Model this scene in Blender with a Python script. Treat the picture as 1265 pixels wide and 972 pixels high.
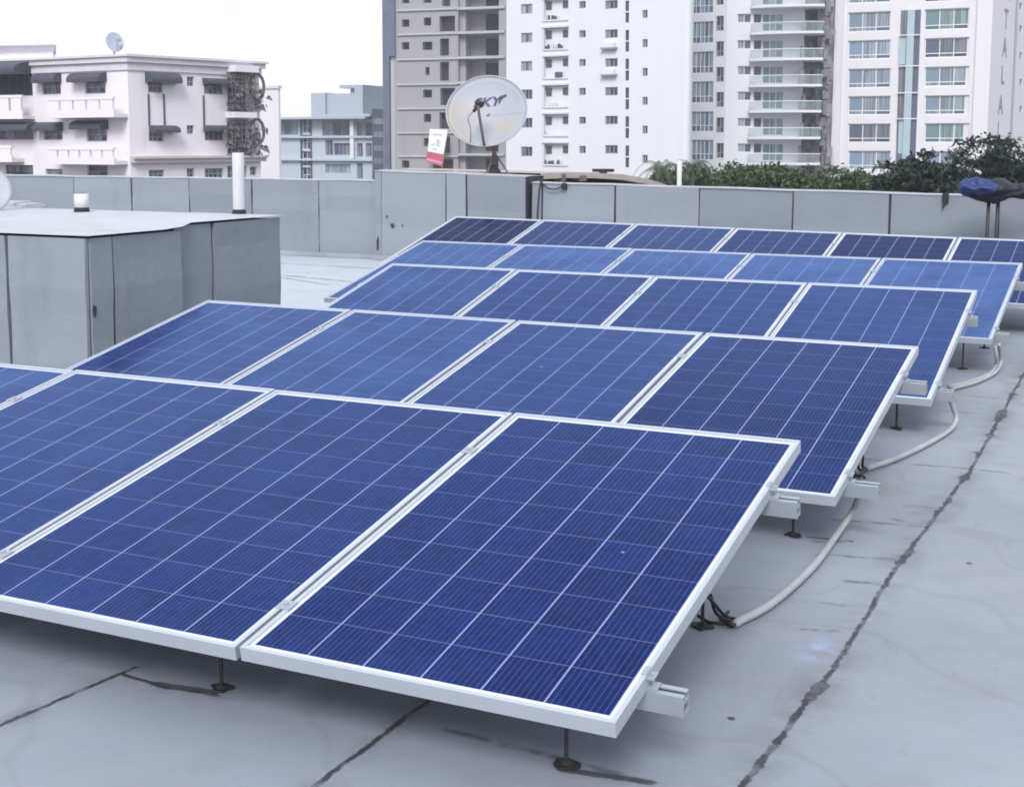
import bpy, bmesh, math, random
from mathutils import Vector, Matrix, noise as mnoise
R = math.radians
rnd = random.Random(7)
S = bpy.context.scene
for o in list(bpy.data.objects): bpy.data.objects.remove(o)
COL = S.collection

# ------------------------------------------------------------------ camera
# world: X along the panel rows, Y across them (away from the camera), Z up, roof surface at z = 0
F, CX, CY, W_, H_ = 1701.03, 582.59, 385.48, 1265.0, 972.0
PITCH, ROLL, YAW = 0.1216292, -0.0007, 0.4661959
CAMZ = 1.4685
cam = bpy.data.cameras.new('camera'); camo = bpy.data.objects.new('camera', cam); COL.objects.link(camo)
cam.sensor_fit = 'HORIZONTAL'; cam.sensor_width = 36.0; cam.lens = 36.0*F/W_
cam.shift_x = (W_/2-CX)/W_; cam.shift_y = -(H_/2-CY)/W_
cam.clip_start = 0.05; cam.clip_end = 4000
camo.location = (0, 0, CAMZ); camo.rotation_euler = (R(90)-PITCH, 0, YAW)
S.camera = camo
RM = camo.rotation_euler.to_matrix()
CPOS = Vector((0, 0, CAMZ))
FWD = RM @ Vector((0, 0, -1)); FWDH = Vector((FWD.x, FWD.y, 0)).normalized()
def ray(px, py): return RM @ Vector(((px-CX)/F, -(py-CY)/F, -1.0))
def on_z(px, py, z=0.0):
    d = ray(px, py); return CPOS + d*((z-CAMZ)/d.z)
def on_y(px, py, y):
    d = ray(px, py); return CPOS + d*(y/d.y)
def at_depth(px, py, dep):
    d = ray(px, py); return CPOS + d*(dep/d.dot(FWDH))

# ------------------------------------------------------------------ light
w = bpy.data.worlds.new('World'); S.world = w; w.use_nodes = True
nt = w.node_tree; nt.nodes.clear()
SUN_AZ = (0.28, -0.96); SUN_EL = R(42)
sky = nt.nodes.new('ShaderNodeTexSky'); sky.sky_type = 'NISHITA'; sky.sun_disc = False
sky.sun_elevation = SUN_EL; sky.sun_rotation = math.atan2(SUN_AZ[0], SUN_AZ[1])
sky.air_density = 1.0; sky.dust_density = 2.0
tc = nt.nodes.new('ShaderNodeTexCoord')
cl = nt.nodes.new('ShaderNodeTexNoise'); cl.inputs['Scale'].default_value = 2.2; cl.inputs['Detail'].default_value = 5
nt.links.new(tc.outputs['Generated'], cl.inputs['Vector'])
ramp = nt.nodes.new('ShaderNodeValToRGB'); nt.links.new(cl.outputs['Fac'], ramp.inputs[0])
ramp.color_ramp.elements[0].position = .35; ramp.color_ramp.elements[0].color = (9.8, 10.1, 11.2, 1)
ramp.color_ramp.elements[1].position = .68; ramp.color_ramp.elements[1].color = (12.2, 12.6, 13.6, 1)
mx = nt.nodes.new('ShaderNodeMix'); mx.data_type = 'RGBA'; mx.inputs['Factor'].default_value = 0.82
nt.links.new(sky.outputs[0], mx.inputs['A']); nt.links.new(ramp.outputs[0], mx.inputs['B'])
bg = nt.nodes.new('ShaderNodeBackground'); bg.inputs[1].default_value = 0.108
nt.links.new(mx.outputs['Result'], bg.inputs[0])
wo = nt.nodes.new('ShaderNodeOutputWorld'); nt.links.new(bg.outputs[0], wo.inputs[0])
sl = bpy.data.lights.new('sun', 'SUN'); sl.energy = 2.9; sl.angle = R(24); sl.color = (1.0, .975, .95)
slo = bpy.data.objects.new('sun', sl); COL.objects.link(slo)
sd = Vector((SUN_AZ[0]*math.cos(SUN_EL), SUN_AZ[1]*math.cos(SUN_EL), math.sin(SUN_EL))).normalized()
slo.rotation_euler = sd.to_track_quat('Z', 'Y').to_euler(); slo.location = (0, -5, 20)
S.view_settings.view_transform = 'Standard'; S.view_settings.look = 'None'
S.view_settings.exposure = 0.10; S.view_settings.gamma = 1.0; S.view_settings.use_curve_mapping = False
S.render.engine = 'CYCLES'; S.cycles.filter_width = 1.8

# ------------------------------------------------------------------ helpers
class MB:
    """collects geometry for ONE mesh object"""
    def __init__(s): s.v = []; s.f = []; s.m = []
    def face(s, pts, m=0):
        i = len(s.v); s.v += [tuple(p) for p in pts]; s.f.append(tuple(range(i, i+len(pts)))); s.m.append(m)
    def box(s, lo, hi, m=0, M=None):
        x0, y0, z0 = lo; x1, y1, z1 = hi
        p = [Vector(q) for q in ((x0,y0,z0),(x1,y0,z0),(x1,y1,z0),(x0,y1,z0),(x0,y0,z1),(x1,y0,z1),(x1,y1,z1),(x0,y1,z1))]
        if M is not None: p = [M @ q for q in p]
        i = len(s.v); s.v += [tuple(q) for q in p]
        for f in ((0,3,2,1),(4,5,6,7),(0,1,5,4),(1,2,6,5),(2,3,7,6),(3,0,4,7)):
            s.f.append(tuple(i+k for k in f)); s.m.append(m)
    def prism(s, poly, z0, z1, m=0, ztop=None):
        n = len(poly); i = len(s.v)
        s.v += [(p[0], p[1], z0) for p in poly] + [(p[0], p[1], z1 if ztop is None else ztop[k]) for k, p in enumerate(poly)]
        s.f.append(tuple(i+k for k in reversed(range(n)))); s.m.append(m)
        s.f.append(tuple(i+n+k for k in range(n))); s.m.append(m)
        for k in range(n):
            j = (k+1) % n; s.f.append((i+k, i+j, i+n+j, i+n+k)); s.m.append(m)
    def tube(s, pts, r, n=10, m=0, cap=True):
        pts = [Vector(p) for p in pts]; rr = r if isinstance(r, (list, tuple)) else [r]*len(pts)
        i0 = len(s.v); t0 = (pts[1]-pts[0]).normalized()
        a = t0.orthogonal().normalized()
        for k, p in enumerate(pts):
            t = (pts[min(k+1, len(pts)-1)]-pts[max(k-1, 0)]).normalized()
            a = (a-t*a.dot(t)).normalized(); b = t.cross(a)
            for j in range(n):
                q = 2*math.pi*j/n; s.v.append(tuple(p+(a*math.cos(q)+b*math.sin(q))*rr[k]))
        for k in range(len(pts)-1):
            for j in range(n):
                j2 = (j+1) % n
                s.f.append((i0+k*n+j, i0+k*n+j2, i0+(k+1)*n+j2, i0+(k+1)*n+j)); s.m.append(m)
        if cap:
            s.f.append(tuple(i0+j for j in reversed(range(n)))); s.m.append(m)
            e = i0+(len(pts)-1)*n; s.f.append(tuple(e+j for j in range(n))); s.m.append(m)
    def build(s, name, mats, parent=None, smooth=False, bevel=0, loc=None):
        me = bpy.data.meshes.new(name); me.from_pydata(s.v, [], s.f)
        mats = mats if isinstance(mats, (list, tuple)) else [mats]
        for m in mats: me.materials.append(m)
        me.polygons.foreach_set('material_index', s.m)
        bm = bmesh.new(); bm.from_mesh(me); bmesh.ops.recalc_face_normals(bm, faces=bm.faces)
        if bevel:
            bmesh.ops.bevel(bm, geom=list(bm.edges), offset=bevel, segments=2, affect='EDGES', profile=.6)
        bm.to_mesh(me); bm.free()
        if smooth: me.polygons.foreach_set('use_smooth', [True]*len(me.polygons))
        me.update()
        o = bpy.data.objects.new(name, me); COL.objects.link(o)
        if parent: o.parent = parent; 
        if parent is not None: o.matrix_parent_inverse = Matrix.Translation(-Vector(parent.location)) if parent.type == 'EMPTY' and parent.rotation_euler.z == 0 and parent.rotation_euler.x == 0 and not parent.get('local') else Matrix.Identity(4)
        if loc is not None: o.location = loc
        return o
def tag(o, label=None, cat=None, group=None, kind=None):
    if label: o['label'] = label
    if cat: o['category'] = cat
    if group: o['group'] = group
    if kind: o['kind'] = kind
    return o
def empty(name, loc=(0, 0, 0), label=None, cat=None, group=None, local=False):
    o = bpy.data.objects.new(name, None); COL.objects.link(o); o.location = loc
    o.empty_display_size = .2
    if local: o['local'] = 1
    return tag(o, label, cat, group)
def smooth_path(pts, n=8):
    pts = [Vector(p) for p in pts]; P = [pts[0]*2-pts[1]]+pts+[pts[-1]*2-pts[-2]]; out = []
    for i in range(1, len(P)-2):
        a, b, c, d = P[i-1:i+3]
        for k in range(n):
            t = k/n
            out.append(.5*((2*b)+(c-a)*t+(2*a-5*b+4*c-d)*t*t+(3*b-a-3*c+d)*t**3))
    return out+[pts[-1]]

# ------------------------------------------------------------------ materials
class NT:
    def __init__(s, name):
        s.mat = bpy.data.materials.new(name); s.mat.use_nodes = True; s.t = s.mat.node_tree
        s.b = s.t.nodes['Principled BSDF']
    def N(s, ty, **kw):
        n = s.t.nodes.new(ty)
        for k, v in kw.items(): setattr(n, k, v)
        return n
    def L(s, a, b): s.t.links.new(a, b)
    def put(s, sock, v):
        if v is None: return
        if hasattr(v, 'is_output'): s.L(v, sock)
        else: sock.default_value = v
    def math(s, op, a, b=None, c=None, clamp=False):
        n = s.N('ShaderNodeMath', operation=op, use_clamp=clamp)
        for i, v in enumerate((a, b, c)): s.put(n.inputs[i], v)
        return n.outputs[0]
    def vm(s, op, a, b=None, out=0, scale=None):
        n = s.N('ShaderNodeVectorMath', operation=op)
        s.put(n.inputs[0], a); s.put(n.inputs[1], b)
        if scale is not None: s.put(n.inputs['Scale'], scale)
        return n.outputs[out]
    def mix(s, f, a, b):
        n = s.N('ShaderNodeMix', data_type='RGBA')
        s.put(n.inputs['Factor'], f); s.put(n.inputs['A'], a if hasattr(a, 'is_output') else (*a, 1)); s.put(n.inputs['B'], b if hasattr(b, 'is_output') else (*b, 1))
        return n.outputs['Result']
    def noise(s, vec, scale, detail=3, rough=.55, out='Fac'):
        n = s.N('ShaderNodeTexNoise'); s.put(n.inputs['Vector'], vec)
        n.inputs['Scale'].default_value = scale; n.inputs['Detail'].default_value = detail; n.inputs['Roughness'].default_value = rough
        return n.outputs[out]
    def ss(s, x, a, b):   # smoothstep a..b -> 0..1
        n = s.N('ShaderNodeMapRange', interpolation_type='SMOOTHSTEP')
        s.put(n.inputs['Value'], x); n.inputs['From Min'].default_value = a; n.inputs['From Max'].default_value = b
        return n.outputs[0]
    def obj(s): return s.N('ShaderNodeTexCoord').outputs['Object']
    def base(s, c): s.put(s.b.inputs['Base Color'], c if hasattr(c, 'is_output') else (*c, 1))
    def rough(s, v): s.put(s.b.inputs['Roughness'], v)
    def bump(s, h, strength=.3, dist=.01):
        n = s.N('ShaderNodeBump'); n.inputs['Strength'].default_value = strength; n.inputs['Distance'].default_value = dist
        s.L(h, n.inputs['Height']); s.L(n.outputs[0], s.b.inputs['Normal'])
    def pos(s): return s.N('ShaderNodeNewGeometry').outputs['Position']
    def island(s): return s.N('ShaderNodeNewGeometry').outputs['Random Per Island']

def plain(name, c, rough=.6, var=.12, scale=3, metal=0, ior=1.45, island=0, bump=0, bscale=60):
    m = NT(name); p = m.pos()
    n1 = m.noise(p, scale, 5)
    col = m.mix(n1, tuple(x*(1-var) for x in c), tuple(min(1, x*(1+var)) for x in c))
    if island:
        col = m.mix(m.math('MULTIPLY', m.island(), island), col, tuple(x*.55 for x in c))
    m.base(col); m.rough(rough); m.b.inputs['Metallic'].default_value = metal; m.b.inputs['IOR'].default_value = ior
    if bump: m.bump(m.noise(p, bscale, 3), bump, .004)
    return m.mat

def weathered(name, c, c2, rough=.85, vs=1.0, streak=.5):
    """painted / raw render with rain streaks that run down the wall"""
    m = NT(name); p = m.pos()
    mp = m.N('ShaderNodeMapping'); m.L(p, mp.inputs[0]); mp.inputs['Scale'].default_value = (1, 1, .12)
    st = m.ss(m.noise(mp.outputs[0], 1.3*vs, 6, .65), .52, .8)
    bl = m.noise(p, .35*vs, 4)
    a = m.mix(m.math('MULTIPLY', bl, .5), c, tuple(x*.88 for x in c))
    m.base(m.mix(m.math('MULTIPLY', st, streak), a, c2)); m.rough(rough)
    return m.mat

def membrane(name, c, vary=.20):
    """grey painted bitumen sheet on the upstands, every sheet of a slightly different tone"""
    m = NT(name); p = m.pos()
    isl = m.island()
    a = m.mix(isl, tuple(x*(1-vary) for x in c), tuple(x*(1+vary*.5) for x in c))
    mp = m.N('ShaderNodeMapping'); m.L(p, mp.inputs[0]); mp.inputs['Scale'].default_value = (1, 1, .2)
    st = m.ss(m.noise(mp.outputs[0], 3.0, 6, .65), .5, .8)
    a = m.mix(m.math('MULTIPLY', st, .5), a, tuple(x*.6 for x in c))
    sp = m.ss(m.noise(p, 9, 5, .7), .66, .74)
    a = m.mix(m.math('MULTIPLY', sp, .5), a, tuple(x*.45 for x in c))
    big = m.noise(p, 1.1, 3)
    a = m.mix(m.math('MULTIPLY', big, .35), a, tuple(min(1, x*1.25) for x in c))
    m.base(a); m.rough(.62)
    m.bump(m.noise(p, 7, 4), .35, .02)
    return m.mat

MAT = {}
MAT['membrane'] = membrane('grey_membrane', (.208, .230, .270))
MAT['lap'] = plain('dark_lap', (.035, .038, .045), .8)
MAT['alu'] = plain('anodised_aluminium', (.50, .535, .59), .42, .06, 8, metal=.5)
MAT['alu_dull'] = plain('mill_aluminium', (.37, .40, .445), .52, .15, 12, metal=.45)
MAT['steel_dark'] = plain('dark_steel_rod', (.045, .045, .05), .55, .2, 30, metal=.4)
MAT['tar'] = plain('tar_patch', (.022, .023, .027), .75, .3, 20, bump=.5)
MAT['conduit'] = plain('grey_pvc_conduit', (.34, .352, .37), .5, .25, 9)
MAT['cable'] = plain('black_cable', (.018, .018, .022), .5)
MAT['white_pvc'] = plain('white_pvc', (.52, .52, .54), .45, .3, 5)
MAT['rubber'] = plain('black_collar', (.02, .02, .025), .8)

# roof deck: grey painted bitumen rolls, dark lap seams, tar repairs, a blue paint mark
def roof_material():
    m = NT('grey_roof_sheet'); p = m.pos()
    nz = m.noise(p, 5, 4, .6, 'Color')
    wob = m.vm('SCALE', m.vm('SUBTRACT', nz, (.5, .5, .5)), scale=.022)
    q0 = m.vm('ADD', p, wob)
    nz2 = m.noise(p, 26, 3, .6, 'Color')
    q = m.vm('ADD', q0, m.vm('SCALE', m.vm('SUBTRACT', nz2, (.5, .5, .5)), scale=.017))
    def seg(a, b):
        a = Vector((*a, 0)); b = Vector((*b, 0)); d = b-a
        pa = m.vm('SUBTRACT', q, tuple(a))
        h = m.math('MULTIPLY', m.vm('DOT_PRODUCT', pa, tuple(d), out='Value'), 1/d.length_squared, clamp=True)
        return m.vm('LENGTH', m.vm('SUBTRACT', pa, m.vm('SCALE', tuple(d), scale=h)), out='Value')
    wn = m.noise(p, 3.1, 4, .7)
    wide = m.math('MULTIPLY', m.ss(wn, .48, .78), .024)
    def lines(pls, w0, wk, soft):
        out = None
        for pl in pls:
            for a, b in zip(pl, pl[1:]):
                d = seg(a, b); out = d if out is None else m.math('MINIMUM', out, d)
        d = m.math('SUBTRACT', out, m.math('MULTIPLY', wide, wk))
        return m.math('SUBTRACT', 1.0, m.ss(d, w0, w0+soft)), out
    main, dm = lines([[(-.82, -4), (-.80, 3.0), (-.765, 3.83), (-.775, 4.8), (-.725, 6.5), (-.755, 9.1), (-.74, 13)]], .0045, 1.25, .007)
    thin, dt = lines([[(-2.6, -4), (-2.58, 2.46), (-2.53, 2.92)], [(-2.53, 2.86), (-2.36, 2.84), (-2.2, 2.86)], [(-1.685, -4), (-1.68, 2.95), (-1.66, 4.5)],
                      [(-1.14, 5.07), (-.98, 5.09)], [(-2.6, 6), (-2.55, 14)], [(-4.4, 8), (-4.35, 15)], [(-11, 14.2), (-8.2, 14.0)], [(-11.5, 12.9), (-9.4, 12.95), (-7.6, 12.5)], [(-10.8, 12.6), (-8.6, 12.55), (-7.8, 12.15)], ], .005, .45, .006)
    faint, df = lines([[(-1.55, 2.94), (-1.3, 2.93), (-1.02, 2.9), (-.85, 2.87)], [(-.78, 4.93), (-1.05, 4.87)], [(-.76, 5.42), (-1.1, 5.36)], [(-.74, 6.5), (-1.0, 6.47), (-1.3, 6.5)], [(-.75, 7.9), (-1.1, 7.86)],
                       [(-.80, 5.6), (-.95, 5.62)], [(-.78, 5.72), (-.88, 5.70)], [(-.79, 5.45), (-.90, 5.47)], [(-.80, 4.62), (-.9, 4.6)], [(-.82, 4.1), (-.95, 4.05)], [(-1.1, 5.02), (-.93, 5.1)], [(-.83, 4.35), (-1.0, 4.33)], [(-.75, 8.4), (-1.15, 8.45)], [(.6, 6.45), (-.74, 6.5)]], .004, .15, .018)
    feet, dft = lines([[(-1.2, 2.87), (-1.201, 2.871)], [(-2.22, 2.87), (-2.221, 2.871)], [(-1.17, 5.05), (-1.171, 5.051)], [(-1.165, 7.24), (-1.166, 7.241)], [(-1.15, 9.4), (-1.151, 9.401)], [(-1.2, 2.87), (-1.1, 2.885), (-1.0, 2.90)], [(-2.22, 2.87), (-2.40, 2.85)]], .008, .9, .012)
    spot, dsp = lines([[(-.93, 3.33), (-.931, 3.331)], [(-.55, 5.0), (-.551, 5.001)]], .008, .1, .006)
    # ground colour
    big = m.noise(p, .55, 5, .55); mid = m.noise(p, 3.2, 5, .6); fine = m.noise(p, 60, 3, .6)
    c = m.mix(m.ss(big, .3, .7), (.218, .243, .292), (.276, .303, .357))
    sx = m.N('ShaderNodeSeparateXYZ'); m.L(p, sx.inputs[0])
    band = m.N('ShaderNodeTexWhiteNoise', noise_dimensions='1D'); m.L(m.math('FLOOR', m.math('DIVIDE', m.math('ADD', sx.outputs[0], .765), .92)), band.inputs['W'])
    c = m.mix(m.math('MULTIPLY', band.outputs['Value'], .22), c, (.215, .235, .28))
    c = m.mix(m.math('MULTIPLY', m.ss(mid, .48, .72), .45), c, (.20, .21, .23))
    c = m.mix(m.math('MULTIPLY', m.ss(fine, .45, .75), .18), c, (.19, .20, .225))
    # beige dust in the low places
    dust = m.math('MULTIPLY', m.ss(m.noise(p, 1.4, 5, .6), .52, .7), .28)
    c = m.mix(dust, c, (.27, .265, .255))
    # lighter area behind the bulkhead: grazing sky reflection painted into the colour
    far = m.math('MULTIPLY', m.ss(sx.outputs[1], 8.6, 9.3), m.math('SUBTRACT', 1, m.ss(sx.outputs[0], -5.6, -5.2)))
    c = m.mix(m.math('MULTIPLY', far, .75), c, (.46, .49, .56))
    # soft dirt that follows the laps
    halo = m.math('SUBTRACT', 1, m.ss(m.math('MINIMUM', dm, m.math('MULTIPLY', dt, 1.6)), 0, .12))
    c = m.mix(m.math('MULTIPLY', halo, m.math('MULTIPLY', m.ss(wn, .35, .65), .6)), c, (.11, .115, .125))
    bp = m.vm('LENGTH', m.vm('MULTIPLY', m.vm('SUBTRACT', q0, (-.845, 3.92, 0)), (1, .55, 0)), out='Value')
    blue = m.math('MULTIPLY', m.math('SUBTRACT', 1, m.ss(bp, .01, .085)), m.ss(m.noise(p, 14, 3), .35, .6))
    sc1 = m.N('ShaderNodeMapping'); m.L(p, sc1.inputs[0]); sc1.inputs['Scale'].default_value = (1, .28, 1); sc1.inputs['Rotation'].default_value = (0, 0, 1.1)
    scuff = m.math('MULTIPLY', m.ss(m.noise(sc1.outputs[0], 9, 6, .72), .6, .72), .42)
    c = m.mix(scuff, c, (.15, .155, .17))
    pud = m.noise(p, .9, 2, .4); ring = m.math('SUBTRACT', 1, m.ss(m.math('ABSOLUTE', m.math('SUBTRACT', pud, .53)), .0, .012))
    c = m.mix(m.math('MULTIPLY', ring, .22), c, (.16, .16, .165))
    c = m.mix(m.math('MULTIPLY', blue, .5), c, (.30, .43, .72))
    tarc = m.mix(fine, (.014, .015, .019), (.036, .038, .046))
    grain = m.ss(m.noise(p, 18, 4, .7), .28, .5)
    for f_, k in ((m.math('MULTIPLY', faint, m.ss(m.noise(p, 7, 4, .7), .4, .6)), .6), (m.math('MULTIPLY', thin, m.math('ADD', .5, m.math('MULTIPLY', m.ss(m.noise(p, 8, 4, .7), .38, .5), .5))), .95), (feet, .85), (spot, .9)):
        c = m.mix(m.math('MULTIPLY', f_, k), c, tarc)
    c = m.mix(m.math('MULTIPLY', main, m.math('ADD', .55, m.math('MULTIPLY', m.ss(m.noise(p, 6.5, 4, .7), .4, .55), .45))), c, tarc)
    m.base(c); m.rough(m.math('ADD', .5, m.math('MULTIPLY', mid, .25)))
    hgt = m.math('ADD', m.math('MULTIPLY', big, .6), m.math('MULTIPLY', mid, .5))
    hgt = m.math('ADD', hgt, m.math('MULTIPLY', fine, .04))
    hgt = m.math('SUBTRACT', hgt, m.math('MULTIPLY', m.math('MAXIMUM', main, thin), .25))
    hgt = m.math('ADD', hgt, m.math('MULTIPLY', m.ss(dm, .02, .11), -.12))
    m.bump(hgt, .35, .03)
    return m.mat
MAT['roof'] = roof_material()

# photovoltaic laminate: 6 x 10 polycrystalline cells, busbars, white back sheet between them
PW, PL = 1.003, 1.65
def cell_material():
    m = NT('solar_cells'); o = m.obj()
    sx = m.N('ShaderNodeSeparateXYZ'); m.L(o, sx.inputs[0]); X, Y = sx.outputs[0], sx.outputs[1]
    mxx, myy = .024, .030; px, py = (PW-2*mxx)/6, (PL-2*myy)/10
    cx = m.math('DIVIDE', m.math('SUBTRACT', X, mxx), px); cy = m.math('DIVIDE', m.math('SUBTRACT', Y, myy), py)
    fx = m.math('FRACT', cx); fy = m.math('FRACT', cy)
    dx = m.math('MULTIPLY', m.math('MINIMUM', fx, m.math('SUBTRACT', 1, fx)), px)   # metres from the cell edge
    dy = m.math('MULTIPLY', m.math('MINIMUM', fy, m.math('SUBTRACT', 1, fy)), py)
    gap = m.math('MAXIMUM', m.math('LESS_THAN', dx, .0025), m.math('MULTIPLY', m.math('LESS_THAN', dy, .0012), .5))
    out = m.math('MAXIMUM', m.math('MAXIMUM', m.math('LESS_THAN', X, mxx), m.math('GREATER_THAN', X, PW-mxx)),
                 m.math('MAXIMUM', m.math('LESS_THAN', Y, myy), m.math('GREATER_THAN', Y, PL-myy)))
    # busbars, five a cell, along the slope
    b5 = m.math('FRACT', m.math('MULTIPLY', fx, 5)); bd = m.math('ABSOLUTE', m.math('SUBTRACT', b5, .5))
    bus = m.math('MAXIMUM', m.math('LESS_THAN', bd, .036), m.math('MULTIPLY', m.math('GREATER_THAN', bd, .44), .45))
    # cell tone
    oi = m.N('ShaderNodeObjectInfo')
    cid = m.N('ShaderNodeCombineXYZ'); m.L(m.math('FLOOR', cx), cid.inputs[0]); m.L(m.math('FLOOR', cy), cid.inputs[1]); m.L(m.math('MULTIPLY', oi.outputs['Random'], 91), cid.inputs[2])
    wn = m.N('ShaderNodeTexWhiteNoise', noise_dimensions='3D'); m.L(cid.outputs[0], wn.inputs['Vector'])
    off = m.vm('ADD', o, m.vm('SCALE', (7.3, 3.1, 0), scale=m.math('MULTIPLY', oi.outputs['Random'], 40)))
    vo = m.N('ShaderNodeTexVoronoi'); m.L(off, vo.inputs['Vector']); vo.inputs['Scale'].default_value = 42
    cr = m.N('ShaderNodeSeparateColor'); m.L(vo.outputs['Color'], cr.inputs[0])
    t = m.math('ADD', m.math('MULTIPLY', wn.outputs['Value'], .4), m.math('MULTIPLY', cr.outputs[0], .6))
    c = m.mix(t, (.0030, .0062, .050), (.0070, .0142, .104))
    sc = m.N('ShaderNodeSeparateColor'); m.L(oi.outputs['Color'], sc.inputs[0])     # per panel: R dust plus painted sky sheen, G dark, B unused
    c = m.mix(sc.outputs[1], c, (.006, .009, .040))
    c = m.mix(m.math('MULTIPLY', bus, .21), c, (.20, .24, .42))
    c = m.mix(m.math('MULTIPLY', gap, .7), c, (.30, .34, .56))
    c = m.mix(out, c, (.60, .63, .68))
    # settled dust, with sky sheen painted in: blotches, more along the lower edge where rain leaves it
    dn = m.ss(m.noise(off, 2.6, 6, .62), .25, .8)
    low = m.math('SUBTRACT', 1, m.ss(Y, .0, .22))
    dust = m.math('ADD', m.math('MULTIPLY', sc.outputs[0], m.math('ADD', .4, m.math('MULTIPLY', dn, 1.0))), m.math('MULTIPLY', low, m.math('MULTIPLY', dn, .05)))
    mp = m.N('ShaderNodeMapping'); m.L(off, mp.inputs[0]); mp.inputs['Scale'].default_value = (1, .13, 1)
    strk = m.ss(m.noise(mp.outputs[0], 22, 4, .6), .56, .75)
    dust = m.math('ADD', dust, m.math('MULTIPLY', strk, .025), clamp=True)
    c = m.mix(dust, c, (.085, .148, .35))
    # bird-dirt specks
    v2 = m.N('ShaderNodeTexVoronoi'); m.L(off, v2.inputs['Vector']); v2.inputs['Scale'].default_value = 2.3
    spk = m.math('MULTIPLY', m.math('LESS_THAN', v2.outputs['Distance'], .014), .45)
    c = m.mix(spk, c, (.45, .46, .48))
    m.base(c)
    m.rough(m.math('ADD', .13, m.math('MULTIPLY', dust, .5)))
    m.b.inputs['IOR'].default_value = 1.05
    # blue anti-reflection coating on glass
    gl_ = m.N('ShaderNodeBsdfGlossy'); gl_.inputs['Color'].default_value = (.29, .525, .96, 1); m.put(gl_.inputs['Roughness'], m.math('ADD', .12, m.math('MULTIPLY', dust, .3)))
    fz_ = m.N('ShaderNodeFresnel'); fz_.inputs['IOR'].default_value = 1.24
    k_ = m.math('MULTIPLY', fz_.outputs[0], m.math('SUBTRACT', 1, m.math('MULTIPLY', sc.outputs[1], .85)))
    ms_ = m.N('ShaderNodeMixShader'); m.L(k_, ms_.inputs[0]); m.L(m.b.outputs[0], ms_.inputs[1]); m.L(gl_.outputs[0], ms_.inputs[2])
    m.L(ms_.outputs[0], m.t.nodes['Material Output'].inputs['Surface'])
    return m.mat
MAT['cells'] = cell_material()

# ------------------------------------------------------------------ ground and roof deck
g = MB(); g.face([(-2500, -800, -13), (2500, -800, -13), (2500, 3000, -13), (-2500, 3000, -13)])
mg = NT('city_ground'); pg = mg.pos()
mg.base(mg.mix(mg.ss(mg.noise(pg, .02, 5), .4, .6), (.06, .075, .045), (.10, .10, .10))); mg.rough(.9)
tag(g.build('ground', mg.mat), kind='structure')
d = MB(); d.box((-30, -9, -13), (14, 16.2, 0))
tag(d.build('roof_deck', MAT['roof']), kind='structure')

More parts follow.
